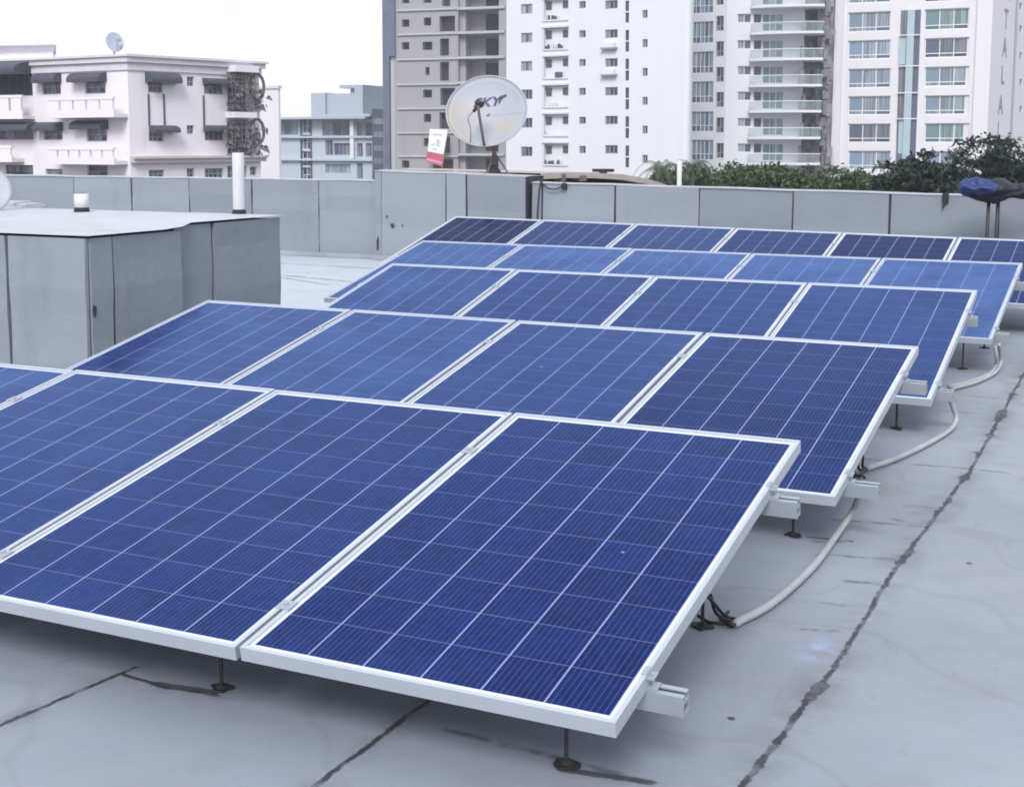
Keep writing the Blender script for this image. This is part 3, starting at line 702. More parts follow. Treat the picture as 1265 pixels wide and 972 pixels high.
q = MB(); q.box((ck.x-.03, ck.y-.02, ck.z-.05), (ck.x+.03, ck.y+.03, ck.z+.05)); q.tube([(ck.x, ck.y, ck.z-.03), (ck.x-.02, ck.y-.03, ck.z-.10)], .012, 8)
tag(q.build('bracket', MAT['rubber'], bevel=.004), 'small black bracket clipped to the parapet left of the blue tarp', 'bracket')

# blue tarpaulin bundle on two dark posts
tb = empty('tarp_bundle', on_y(1225, 234, 14.3), 'blue and black tarpaulin bundle tied on two dark posts at the right edge', 'tarpaulin')
def bundle(p, q_, mat, nm, prof, seed, flat=1.0):
    prof = [(prof[i][0]+(prof[i+1][0]-prof[i][0])*k/4, prof[i][1]+(prof[i+1][1]-prof[i][1])*k/4) for i in range(len(prof)-1) for k in range(4)]+[prof[-1]]
    m = MB(); n = 34; K = len(prof); ax = (q_-p); e = ax.normalized(); b = Vector((0, 0, 1)); s_ = e.cross(b).normalized()
    for i, (t, rv) in enumerate(prof):
        c = p+ax*t
        for j in range(n):
            a = 2*math.pi*j/n; r_ = rv*(1+.38*mnoise.noise(Vector((t*5, math.cos(a)*1.6, math.sin(a)*1.6+seed)))+.13*mnoise.noise(Vector((t*17, math.cos(a)*4, math.sin(a)*4+seed))))
            m.v.append(tuple(c+s_*math.cos(a)*r_*1.3+b*math.sin(a)*r_*flat))
    for i in range(K-1):
        for j in range(n):
            j2 = (j+1) % n; m.f.append((i*n+j, i*n+j2, (i+1)*n+j2, (i+1)*n+j)); m.m.append(0)
    m.f.append(tuple(range(n))); m.m.append(0); m.f.append(tuple((K-1)*n+j for j in range(n))); m.m.append(0)
    return m.build(nm, mat, tb, smooth=True)
MAT['tarp_blue'] = plain('blue_tarp', (.016, .032, .13), .5, .3, 7, bump=.5, bscale=14)
MAT['tarp_dark'] = plain('black_tarp', (.010, .012, .02), .55, .3, 7, bump=.5, bscale=14)
bp0, bp1 = on_y(1188, 232, 14.3), on_y(1228, 234, 14.25)
prof = [(0, .03), (.03, .07), (.10, .09), (.25, .10), (.45, .095), (.65, .085), (.82, .065), (1, .03)]
bundle(on_y(1187, 231, 14.27), on_y(1240, 234, 14.2), MAT['tarp_blue'], 'blue_wrap', prof, 1, .85)
bundle(on_y(1192, 237, 14.32), on_y(1290, 236, 14.3), MAT['tarp_dark'], 'dark_wrap', [(0, .02), (.05, .05), (.14, .085), (.26, .12), (.38, .13), (.5, .115), (.62, .085), (.72, .09), (.82, .07), (.92, .06), (1, .03)], 5, .9)
for x0, y0, y1 in ((1222, 240, 302), (1233.5, 240, 306)):
    a = on_y(x0, y0, 14.3); q = MB(); q.tube([(a.x, a.y, a.z), (a.x-.01, a.y, .0)], .017, 10); q.build('post', MAT['steel_dark'], tb, smooth=True)

# ------------------------------------------------------------------ the city behind
class Facade:
    """a vertical wall plane through two picture columns at given depths; s runs right, z up, n towards the camera"""
    def __init__(s, x0, d0, x1, d1, yref=100):
        a = at_depth(x0, yref, d0); b = at_depth(x1, yref, d1)
        s.o = Vector((a.x, a.y, 0)); e = Vector((b.x-a.x, b.y-a.y, 0)); s.len = e.length; s.e = e.normalized()
        s.n = Vector((s.e.y, -s.e.x, 0))
        s.M = Matrix(((s.e.x, s.n.x, 0, s.o.x), (s.e.y, s.n.y, 0, s.o.y), (0, 0, 1, 0), (0, 0, 0, 1)))
    def sz(s, px, py):
        d = ray(px, py); t = (s.o-CPOS).dot(s.n)/d.dot(s.n); P = CPOS+d*t
        return (P-s.o).dot(s.e), P.z
    def rect(s, x0, y0, x1, y1):
        ym, xm = (y0+y1)/2, (x0+x1)/2
        return s.sz(x0, ym)[0], s.sz(x1, ym)[0], s.sz(xm, y1)[1], s.sz(xm, y0)[1]
def holed_wall(m, fa, s0, s1, z0, z1, holes, depth=.3, mat=0, mat_in=None, mat_back=None):
    mat_in = mat if mat_in is None else mat_in
    S_ = sorted({s0, s1, *[min(max(v, s0), s1) for h in holes for v in h[:2]]}); Z_ = sorted({z0, z1, *[min(max(v, z0), z1) for h in holes for v in h[2:]]})
    S_ = [v for i, v in enumerate(S_) if i == 0 or v-S_[i-1] > 1e-4]; Z_ = [v for i, v in enumerate(Z_) if i == 0 or v-Z_[i-1] > 1e-4]
    T = lambda a, b, c: fa.M @ Vector((a, b, c))
    for j in range(len(Z_)-1):
        zc = (Z_[j]+Z_[j+1])/2; run = None
        for i in range(len(S_)-1):
            sc = (S_[i]+S_[i+1])/2
            if any(h[0] < sc < h[1] and h[2] < zc < h[3] for h in holes):
                if run is not None: m.face([T(run, 0, Z_[j]), T(S_[i], 0, Z_[j]), T(S_[i], 0, Z_[j+1]), T(run, 0, Z_[j+1])], mat); run = None
            elif run is None: run = S_[i]
        if run is not None: m.face([T(run, 0, Z_[j]), T(s1, 0, Z_[j]), T(s1, 0, Z_[j+1]), T(run, 0, Z_[j+1])], mat)
    for a, b, c, d_ in holes:
        a, b, c, d_ = max(a, s0), min(b, s1), max(c, z0), min(d_, z1)
        for q in (((a, c), (b, c)), ((a, d_), (b, d_)), ((a, c), (a, d_)), ((b, c), (b, d_))):
            (p, r_), (p2, r2) = q
            m.face([T(p, 0, r_), T(p2, 0, r2), T(p2, -depth, r2), T(p, -depth, r_)], mat_in)
        m.face([T(a, -depth, c), T(b, -depth, c), T(b, -depth, d_), T(a, -depth, d_)], mat_in if mat_back is None else mat_back)
def window(root, fa, h, glass, cols=2, rows=1, frame='frame_white', inset=.18, bar=.05, name='window', trans=None):
    a, b, c, d_ = h; m = MB(); M = fa.M; y0, y1 = -inset-.04, -inset+.03; e = .004
    a, b, c, d_ = a+e, b-e, c+e, d_-e
    m.box((a, y0, c), (a+bar, y1, d_), 0, M); m.box((b-bar, y0, c), (b, y1, d_), 0, M)
    m.box((a+bar, y0, c), (b-bar, y1, c+bar), 0, M); m.box((a+bar, y0, d_-bar), (b-bar, y1, d_), 0, M)
    ww, hh = (b-a-2*bar), (d_-c-2*bar)
    for i in range(1, cols):
        x = a+bar+ww*i/cols; m.box((x-bar*.45, y0+.005, c+bar), (x+bar*.45, y1-.005, d_-bar), 0, M)
    zs = [c+bar+hh*j/rows for j in range(1, rows)] if trans is None else [c+bar+hh*trans]
    for z in zs: m.box((a+bar, y0+.01, z-bar*.45), (b-bar, y1-.01, z+bar*.45), 0, M)
    for i in range(cols):      # one pane per light, so that tones differ
        x0 = a+bar+ww*i/cols; x1 = a+bar+ww*(i+1)/cols
        zz = [c+bar]+zs+[d_-bar]
        for p, q in zip(zz, zz[1:]):
            T = lambda x, z: M @ Vector((x, -inset-.01, z)); m.face([T(x0+.002, p+.002), T(x1-.002, p+.002), T(x1-.002, q-.002), T(x0+.002, q-.002)], 1)
    return m.build(name, [MAT[frame], MAT[glass]], root)

def glass(name, dark, light, blind, pb=.35, rough=.12):
    m = NT(name); isl = m.island(); p = m.pos()
    c = m.mix(isl, dark, light)
    wn = m.N('ShaderNodeTexWhiteNoise', noise_dimensions='1D'); m.L(m.math('MULTIPLY', isl, 517.3), wn.inputs['W'])
    mp = m.N('ShaderNodeMapping'); m.L(p, mp.inputs[0]); mp.inputs['Scale'].default_value = (1, 1, .03)
    fold = m.noise(mp.outputs[0], 4.5, 3)
    bl = m.mix(m.ss(fold, .4, .62), tuple(x*.45 for x in blind), blind)
    c = m.mix(m.math('MULTIPLY', m.math('LESS_THAN', wn.outputs['Value'], pb), .85), c, bl)
    m.base(c); m.rough(rough); m.b.inputs['IOR'].default_value = 1.5
    return m.mat
MAT['glass_dark'] = glass('dark_window_glass', (.018, .026, .05), (.08, .10, .16), (.20, .22, .27), .3)
MAT['glass_mid'] = glass('bluish_window_glass', (.05, .08, .15), (.19, .27, .40), (.34, .39, .48), .4)
MAT['glass_pale'] = glass('curtained_window_glass', (.05, .08, .12), (.17, .235, .32), (.30, .35, .42), .5)
MAT['glass_teal'] = glass('teal_window_glass', (.03, .07, .08), (.13, .22, .24), (.26, .36, .38), .25)
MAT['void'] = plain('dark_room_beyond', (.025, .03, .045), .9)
MAT['frame_white'] = plain('white_window_frame', (.72, .73, .76), .5)
MAT['frame_dark'] = plain('dark_window_frame', (.07, .07, .09), .5)
MAT['frame_grey'] = plain('grey_window_frame', (.3, .31, .35), .5)
MAT['white_wall'] = weathered('white_render', (.66, .67, .71), (.53, .54, .59), vs=.5, streak=.3)
MAT['white_wall_warm'] = weathered('white_render_warm', (.68, .665, .71), (.55, .535, .58), vs=.5, streak=.35)
MAT['pink_wall'] = weathered('pale_pink_render', (.74, .70, .75), (.56, .52, .58), vs=.8, streak=.45)
MAT['concrete'] = weathered('raw_concrete', (.315, .312, .328), (.17, .172, .19), vs=.6, streak=.6)
MAT['concrete_slab'] = weathered('pale_concrete_slab', (.42, .435, .46), (.25, .26, .29), vs=1, streak=.5)
MAT['net'] = plain('blue_grey_debris_net', (.115, .135, .20), .9, .3, 1.2)
MAT['grey_blue_wall'] = weathered('grey_blue_render', (.42, .48, .55), (.30, .34, .40), vs=.6, streak=.4)
MAT['grey_panel'] = weathered('grey_roof_house', (.36, .40, .47), (.28, .31, .37), vs=.5, streak=.3)
MAT['dark_panel'] = plain('dark_cladding', (.055, .07, .105), .6, .3, .6)
MAT['awning'] = plain('charcoal_awning', (.055, .06, .085), .8, .25, 3)
MAT['iron'] = plain('rusty_window_grille', (.13, .11, .125), .8, .4, 3)
MAT['plant'] = plain('balcony_plants', (.05, .06, .045), .8, .4, 6)
MAT['cornice'] = plain('pale_cornice', (.58, .56, .61), .8, .12, 2)
MAT['rail_glass'] = plain('teal_rail_glass', (.34, .44, .45), .12, .1, 1)
MAT['teal_wall'] = plain('teal_grey_glazing', (.36, .46, .52), .2, .1, 1)

def body(m, fa, s0, s1, z0, z1, depth, front=.31, mat=0):
    """the block behind a facade, starting behind its window recesses"""
    m.box((s0, -depth, z0), (s1, -front, z1), mat, fa.M)
    T = lambda a, b, c: fa.M @ Vector((a, b, c))
    for s_ in (s0, s1): m.face([T(s_, 0, z0), T(s_, -front, z0), T(s_, -front, z1), T(s_, 0, z1)], mat)
    m.face([T(s0, 0, z1), T(s1, 0, z1), T(s1, -front, z1), T(s0, -front, z1)], mat)
GZ = -13
def body_skew(m, fa, s0, s1, z0, z1, depth, px, front=.31, mat=0):
    """block behind a facade whose side walls run back along a given bearing (parallelogram plan)"""
    d = ray(px, 100); d = Vector((d.x, d.y, 0)).normalized()
    a = fa.M @ Vector((s0, -front, 0)); b = fa.M @ Vector((s1, -front, 0)); k = front/max(.2, -d.dot(fa.n))
    m.prism([(a.x, a.y), (b.x, b.y), (b.x+d.x*depth, b.y+d.y*depth), (a.x+d.x*depth, a.y+d.y*depth)], z0, z1, mat)
    T = lambda q, w_, z: fa.M @ Vector((q, w_, z))
    if front <= .02: return
    for s_ in (s0, s1): m.face([T(s_, 0, z0), T(s_, -front, z0), T(s_, -front, z1), T(s_, 0, z1)], mat)
    m.face([T(s0, 0, z1), T(s1, 0, z1), T(s1, -front, z1), T(s0, -front, z1)], mat)

# ---- white apartment tower (centre)
def white_tower():
    fa = Facade(625.5, 141.5, 846, 130.5)
    rt = empty('apartment_tower', fa.o+Vector((0, 0, GZ)), 'plain white apartment tower with small windows behind the satellite dish', 'building')
    H = 46; wm = MB(); holes = []; wins = []; bal = []
    ysA = [-26, 11.5, 47, 82, 117, 152, 187.5]
    for i, yc in enumerate(ysA):
        g_ = 'glass_mid' if i < 4 else 'glass_dark'
        yc2 = yc
        h = fa.rect(643.5, yc2-6, 657.5, yc2+6); wins.append((h, g_, 3, 'frame_grey'))
        yC = yc-5.2+(i-1)*.55
        h = fa.rect(715.5, yC-4.5, 723.5, yC+4.5); wins.append((h, 'glass_dark', 2, 'frame_grey'))
        h = fa.rect(747.5, yC-5.5, 763, yC+5); wins.append((h, 'glass_dark', 3, 'frame_grey'))
        yE = yC-5
        h = fa.rect(772.5, yE, 777, yE+13); wins.append((h, 'glass_dark', 1, 'frame_dark'))
        h = fa.rect(772.5, yE+14.5, 777, yE+27); wins.append((h, 'glass_dark', 1, 'frame_dark'))
        yF = yC+11.5
        h = fa.rect(793.5, yF-5, 800, yF+5); wins.append((h, 'glass_dark', 2, 'frame_grey'))
        bal.append(fa.rect(671.5, yC-8, 702, yC+20))
    z0, zt = GZ, 30
    for h in wins: holes.append(h[0])
    T = lambda s_, n_, z: fa.M @ Vector((s_, n_, z))
    # wall with window holes (0.3 deep) and deeper service balconies
    holed_wall(wm, fa, 0, fa.len, z0, zt, holes+bal, .3)
    body_skew(wm, fa, 0, fa.len, z0, zt, 16, 852)
    # rounded right corner, its side wall running back
    d = ray(852, 100); d = Vector((d.x, d.y, 0)).normalized(); r_ = 1.0
    e0 = fa.M @ Vector((fa.len, 0, 0)); pts = []
    for k in range(9):
        t = k/8; q = e0+fa.e*(r_*math.sin(t*math.pi/2))*.8+d*(r_*1.6*(1-math.cos(t*math.pi/2))); pts.append(q)
    pts.append(pts[-1]+d*15)
    for p, q in zip(pts, pts[1:]): wm.face([(p.x, p.y, z0), (q.x, q.y, z0), (q.x, q.y, zt), (p.x, p.y, zt)])
    wm.build('wall', MAT['white_wall'], rt)
    for h, g_, cols, frm in wins: window(rt, fa, h, g_, cols, 1, frm, .15, .07)
    rr = random.Random(5)
    for i, (a, b, c, d_) in enumerate(bal):
        m = MB(); w_, hh = b-a, d_-c
        m.box((a-.08, .0, d_-.02), (b+.05, .22, d_+.16), 1, fa.M)                  # slab above
        m.box((a-.1, .002, c+hh*.05), (a+.14, .10, d_-.02), 1, fa.M)
        m.box((a+.16, -.29, d_-hh*.46), (a+.16+w_*.22, -.2, d_-hh*.12), 2, fa.M)
        m.box((b-w_*.26, -.29, d_-hh*.42), (b-w_*.06, -.2, d_-hh*.12), 2, fa.M)
        m.box((a, -.1, c), (b, .12, c+.14), 0, fa.M)
        if i in (1, 2, 6):
            for q in range(6):
                x = a+w_*(.06+.13*q)+rr.uniform(-.05, .05); ht = rr.uniform(.5, .9)
                if i == 1 and q > 4: continue
                m.box((x, -.12, c+.18), (x+rr.uniform(.12, .26), .08, c+.18+ht*hh*.22), 2 if rr.random() < .7 else 1, fa.M)
        if i == 3: m.box((a+w_*.5, -.1, c+.16), (a+w_*.75, .2, c+hh*.3), 2, fa.M)
        if i == 4: m.box((a+w_*.2, -.1, c+.16), (a+w_*.55, .1, c+hh*.2), 1, fa.M)
        if i == 5: m.tube([T(a+.1, .1, c+hh*.5), T(a+.5, .1, c+.1)], .04, 6, 1); m.box((a, .05, c+.1), (a+.6, .1, c+.17), 1, fa.M)
        m.build('service_balcony', [MAT['white_wall'], MAT['cornice'], MAT['frame_dark']], rt)
    for k, y in ((0, 57), (1, 90)):
        a, b, c, d_ = fa.rect(744, y-4, 763, y+4); m = MB()
        m.box((a, .002, c), (b, .5, c+.15), 0, fa.M); m.box((a+.2, .002, c+.16), (b-.2, .45, d_), 1, fa.M); m.build('air_conditioner_shelf', [MAT['frame_grey'], MAT['white_wall']], rt)
white_tower()

# ---- unfinished concrete tower
def concrete_tower():
    fa = Facade(487.5, 168, 626.5, 163)
    rt = empty('unfinished_tower', fa.o+Vector((0, 0, GZ)), 'unfinished bare concrete tower with open floors left of the white tower', 'building')
    zt = 40; T = lambda s_, n_, z: fa.M @ Vector((s_, n_, z))
    slabs = [-48, -18, 12, 42, 73, 104, 134, 164, 193, 223]
    sw_ = fa.sz(566, 100)[0]
    holes = []
    c1 = {1: .6, 29: 1, 57: 1, 203: 1}
    for y, k in ((-28, 1), (0, 1), (29, 1), (57, 1), (203, 1)): holes.append(fa.rect(496.5, y-4.5, 505.5, y+4.5))
    for y, w_ in ((-29, 5), (-1, 5), (27, 4.5), (57, 6), (88, 2.5), (116, 5.5), (146, 4.5), (176, 4.5)): holes.append(fa.rect(528-w_, y-5, 528+w_, y+5))
    for y0, y1, x0, x1 in ((-42, -22, 544, 555), (-12, 8, 546, 556), (20, 39, 543, 562), (48, 69, 543.5, 554.5), (77, 100, 543.5, 554.5), (109, 130, 544, 562), (139, 159, 543, 556), (169, 189, 546, 556), (197, 215, 535, 560)):
        holes.append(fa.rect(x0, y0, x1, y1))
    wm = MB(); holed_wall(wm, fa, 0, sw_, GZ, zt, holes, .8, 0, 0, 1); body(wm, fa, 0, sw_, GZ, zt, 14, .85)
    # right wing: recessed bay, side piers
    s1 = fa.len; p = fa.sz(616, 100)[0]
    wm.box((p, -14, GZ), (s1, -.02, zt), 0, fa.M)
    wm.box((sw_+.01, -14, GZ), (p-.01, -2.4, zt), 0, fa.M)
    wm.box((sw_+.01, -2.39, GZ), (fa.sz(573, 100)[0], -.6, zt), 0, fa.M)
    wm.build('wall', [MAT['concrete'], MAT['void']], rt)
    for y in slabs:
        m = MB(); zl = fa.sz(530, y)[1]; zr = fa.sz(596, y-2)[1]
        m.box((fa.sz(492, 100)[0], -.5, zl-.13), (sw_-.02, .22, zl+.07), 0, fa.M)
        m.box((sw_+.02, -2.35, zr-.16), (s1-.3, .25, zr+.12), 0, fa.M)
        m.build('floor_slab', MAT['concrete_slab'], rt)
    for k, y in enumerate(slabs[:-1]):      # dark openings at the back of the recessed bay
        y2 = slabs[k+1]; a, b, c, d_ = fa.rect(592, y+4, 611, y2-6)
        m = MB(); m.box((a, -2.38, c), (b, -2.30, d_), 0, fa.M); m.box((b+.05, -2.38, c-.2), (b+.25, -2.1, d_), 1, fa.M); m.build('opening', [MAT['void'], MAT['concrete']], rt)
    n1 = MB(); a = fa.sz(474, 100)[0]; b = fa.sz(487, 100)[0]; zc = fa.sz(480, 70)[1]
    n1.box((a, -6, GZ), (fa.sz(482, 100)[0], .3, zt), 0, fa.M); n1.box((fa.sz(482, 100)[0], -5.9, zc), (b+.25, .34, zt), 0, fa.M)
    n1.build('debris_net', MAT['net'], rt)
    n2 = MB(); n2.box((fa.sz(482.3, 100)[0], -5.8, GZ), (b-.01, -.1, zc), 0, fa.M); n2.build('lift_shaft', MAT['concrete_slab'], rt)
MAT['void'] = plain('dark_room_beyond', (.025, .03, .045), .9)
concrete_tower()

# ---- tower with curved balconies
def balcony_tower():
    fb = Facade(850.5, 154.5, 898, 152); fa = Facade(896, 152, 992, 151)
    rt = empty('apartment_tower', fa.o+Vector((0, 0, GZ)), 'white apartment tower with curved teal glass balconies between the two plainer towers', 'building')
    zt = 30; wm = MB(); wins = []
    rows = [(-14, 17), (27, 54), (64, 91), (101, 127.5), (138, 163), (173, 198)]
    for (y0, y1) in rows: wins.append((fb.rect(853.5, y0, 881, y1), fb, 'glass_mid', 5, .3))
    for y0 in (-12, 20, 51.5, 83, 114, 145.5, 177): wins.append((fb.rect(884.5, y0, 894, y0+18.5), fb, 'glass_dark', 2, .35))
    tops = [-15, 17.5, 50, 82, 113.5, 146, 177.5, 209]
    for y in tops:
        wins.append((fa.rect(911, y, 928, y+11), fa, 'glass_pale', 2, None)); wins.append((fa.rect(931, y, 940.5, y+11.5), fa, 'glass_dark', 1, None))
        wins.append((fa.rect(942, y, 967.5, y+21.5), fa, 'glass_teal', 3, .45))
    hb = [w_[0] for w_ in wins if w_[1] is fb]; ha = [w_[0] for w_ in wins if w_[1] is fa]
    holed_wall(wm, fb, 0, fb.len, GZ, zt, hb, .35); body(wm, fb, 0, fb.len, GZ, zt, 14, .36)
    holed_wall(wm, fa, 0, fa.len, GZ, zt, ha, .35); body(wm, fa, 0, fa.len, GZ, zt, 14, .36)
    wm.build('wall', MAT['white_wall'], rt)
    # shaded side bay
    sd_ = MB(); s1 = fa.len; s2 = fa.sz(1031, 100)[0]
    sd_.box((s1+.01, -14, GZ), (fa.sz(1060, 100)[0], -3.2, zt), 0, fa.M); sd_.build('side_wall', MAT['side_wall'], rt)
    for h, f_, g_, c, tr in wins: window(rt, f_, h, g_, c, 1, 'frame_white' if g_ != 'glass_dark' else 'frame_grey', .2, .07, trans=tr)
    # balconies: slab with a curved front that wraps round the right corner
    rr = random.Random(3)
    for i, y in enumerate(tops):
        z = fa.sz(960, y+24.5)[1]; a = fa.sz(925, 100)[0]; b = fa.sz(1016, 100)[0]
        prof = []
        n = 26
        for k in range(n+1):
            t = k/n; s_ = a+(b-a)*t
            prof.append((s_, .15+2.3*math.sin(math.pi*min(1, max(0, t*.62+.05)))**.7 if t < .98 else .2))
        poly = [(a, .01)]+prof+[(b, -3.1), (s1+.02, -3.1), (s1+.02, .01)]
        P = [fa.M @ Vector((p, q, 0)) for p, q in poly]
        m = MB(); m.prism([(p.x, p.y) for p in P], z-.16, z+.10); m.build('balcony_slab', MAT['white_wall'], rt)
        m = MB()
        for (p, q), (p2, q2) in zip(prof, prof[1:]):
            A, B = fa.M @ Vector((p, q-.05, 0)), fa.M @ Vector((p2, q2-.05, 0))
            m.face([(A.x, A.y, z+.12), (B.x, B.y, z+.12), (B.x, B.y, z+1.0), (A.x, A.y, z+1.0)], 0)
        m.tube([Vector(((fa.M @ Vector((p, q-.05, 0))).x, (fa.M @ Vector((p, q-.05, 0))).y, z+1.05)) for p, q in prof], .045, 6, 1)
        m.build('balustrade', [MAT['rail_clear'], MAT['frame_white']], rt)
        m = MB()     # dark furniture and pot plants in the corner
        for q in range(14):
            x = rr.uniform(s1-.5, b-.4); yy = rr.uniform(-2.6, -.2) if x > s1 else rr.uniform(.2, .9); hh = rr.uniform(.5, 1.9); ww = rr.uniform(.12, .4)
            m.box((x, yy, z+.11), (x+ww, yy+ww, z+.11+hh), 0, fa.M)
        m.box((s1+.03, -2.9, z+.104), (b-.1, -.1, z+.118), 0, fa.M); m.box((s1-.6, .1, z+.104), (b-.6, 1.0, z+.118), 0, fa.M)
        m.build('balcony_furniture', MAT['balcony_mix'], rt)
        m = MB(); c_ = fa.sz(1012, 100)[0]; m.box((s1+1.0, -3.19, z+.12), (c_, -3.12, z+2.3), 0, fa.M); m.build('corner_window', MAT['glass_dark'], rt)
    # trellised edge along the right side
    m = MB(); s3 = fa.sz(1019, 100)[0]
    m.box((s3, -3.2, GZ), (s3+.5, -1.2, zt), 0, fa.M)
    rr = random.Random(11)
    for q in range(150):
        z = rr.uniform(-10, 26); x = s3+rr.uniform(-.9, .5); ww = rr.uniform(.2, .6)
        m.box((x, -1.2, z), (x+ww, -1.2+rr.uniform(.1, .8), z+rr.uniform(.3, 1.4)), 0, fa.M)
    m.build('side_screen', MAT['balcony_mix'], rt)
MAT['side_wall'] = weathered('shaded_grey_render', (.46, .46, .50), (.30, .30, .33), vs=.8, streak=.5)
mgl = NT('clear_balcony_glass'); mgl.base((.26, .34, .36)); mgl.rough(.08); mgl.b.inputs['Alpha'].default_value = .45; MAT['rail_clear'] = mgl.mat
MAT['balcony_mix'] = plain('mixed_balcony_things', (.24, .24, .26), .8, .3, 2, island=.9)
balcony_tower()

# ---- right-hand white tower
def right_tower():
    fa = Facade(1030, 153, 1223, 146); fs = Facade(1222.6, 146, 1283, 171)
    rt = empty('apartment_tower', fa.o+Vector((0, 0, GZ)), 'white apartment tower with wide curtained windows above the dark tree at right', 'building')
    zt = 32; wm = MB(); wins = []
    for y0, y1 in ((-20, 4), (15, 39.5), (50, 73.5), (85, 109), (119, 142.5), (153, 176.5), (186.5, 210)): wins.append(fa.rect(1047.5, y0, 1100, y1))
    for y0, y1 in ((-25, 2), (11, 37), (47, 71.5), (82.5, 107), (118, 142), (152.5, 176.5), (187, 211)): wins.append(fa.rect(1142, y0, 1197, y1))
    rc = (fa.sz(1110, 100)[0], fa.sz(1134.5, 100)[0], GZ+1, fa.sz(1122, 13)[1])
    holed_wall(wm, fa, 0, fa.len, GZ, zt, wins, .4)
    body(wm, fa, 0, fa.len, GZ, zt, 2.0, .41)
    wm.build('wall', MAT['white_wall_warm'], rt)
    sw2 = MB(); sm = [fs.rect(1259.5, y-4, 1262.5, y+5) for y in (8, 36, 69, 102, 135)]
    holed_wall(sw2, fs, 0, fs.len, GZ, zt, sm, .3); body(sw2, fs, 0, fs.len, GZ, zt, 12, .31); sw2.build('side_wall', MAT['white_wall_warm'], rt)
    for h in sm: window(rt, fs, h, 'glass_dark', 1, 1, 'frame_grey', .15, .06)
    rr = random.Random(9)
    for i, h in enumerate(wins):
        g_ = ['glass_pale', 'glass_pale', 'glass_mid', 'glass_pale', 'glass_pale', 'glass_dark', 'glass_mid', 'glass_dark', 'glass_teal', 'glass_dark', 'glass_pale', 'glass_pale', 'glass_teal', 'glass_mid'][i]
        window(rt, fa, h, g_, 3, 1, 'frame_white', .22, .10, trans=.2)
    # glazed stair strip between the two bays
    a, b, c, d_ = rc; m = MB(); w_ = b-a
    m.box((a, .004, c), (a+w_*.36, .05, d_), 0, fa.M); m.box((a+w_*.36, .004, c), (a+w_*.72, .35, d_), 1, fa.M); m.box((a+w_*.72, .004, c), (b, .05, d_), 0, fa.M)
    for y0, y1 in ((46, 80), (148, 190)):
        q = fa.rect(1110, y0, 1119, y1); m.box((q[0], .052, q[2]), (q[1], .09, q[3]), 1, fa.M)
    for y in (44, 82, 147, 115): z = fa.sz(1122, y)[1]; m.box((a, .052, z-.06), (b, .38, z+.06), 2, fa.M)
    m.build('stair_glazing', [MAT['glass_dark'], MAT['teal_wall'], MAT['white_wall_warm']], rt)
    # projecting white piers either side of the bays
    m = MB()
    for x0, x1 in ((1030, 1040), (1204, 1223)): m.box((fa.sz(x0, 100)[0], .003, GZ), (fa.sz(x1, 100)[0]-.01, .35, zt), 0, fa.M)
    m.build('pier', MAT['white_wall_warm'], rt)
    m = MB(); s_ = fs.sz(1252, 80)[0]; m.tube([fs.M @ Vector((s_, .12, GZ)), fs.M @ Vector((s_, .12, zt))], .12, 8); m.build('downpipe', MAT['frame_grey'], rt)
    # name of the tower, one letter under the other, on the side wall
    for ch, x, y, hpx in (('A', 1245.5, -10, 24), ('T', 1242.8, 25, 25), ('A', 1241, 60, 24), ('L', 1238.6, 94, 24), ('A', 1236, 131, 24), ('I', 1233, 160, 18)):
        me = text_mesh(ch, 1, 0, 0, .02); s_, z = fs.sz(x, y); hh = fs.sz(x, y-hpx/2)[1]-fs.sz(x, y+hpx/2)[1]
        for v in me.vertices:
            q = fs.M @ Vector((s_+v.co.x*hh*1.75, .03, z+v.co.y*hh*1.38)); v.co = q
        me.materials.append(MAT['letter']); o = bpy.data.objects.new('letter', me); COL.objects.link(o); o.parent = rt; o.matrix_parent_inverse = Matrix.Translation(-rt.location)
MAT['letter'] = plain('grey_metal_letter', (.20, .20, .24), .5)
right_tower()

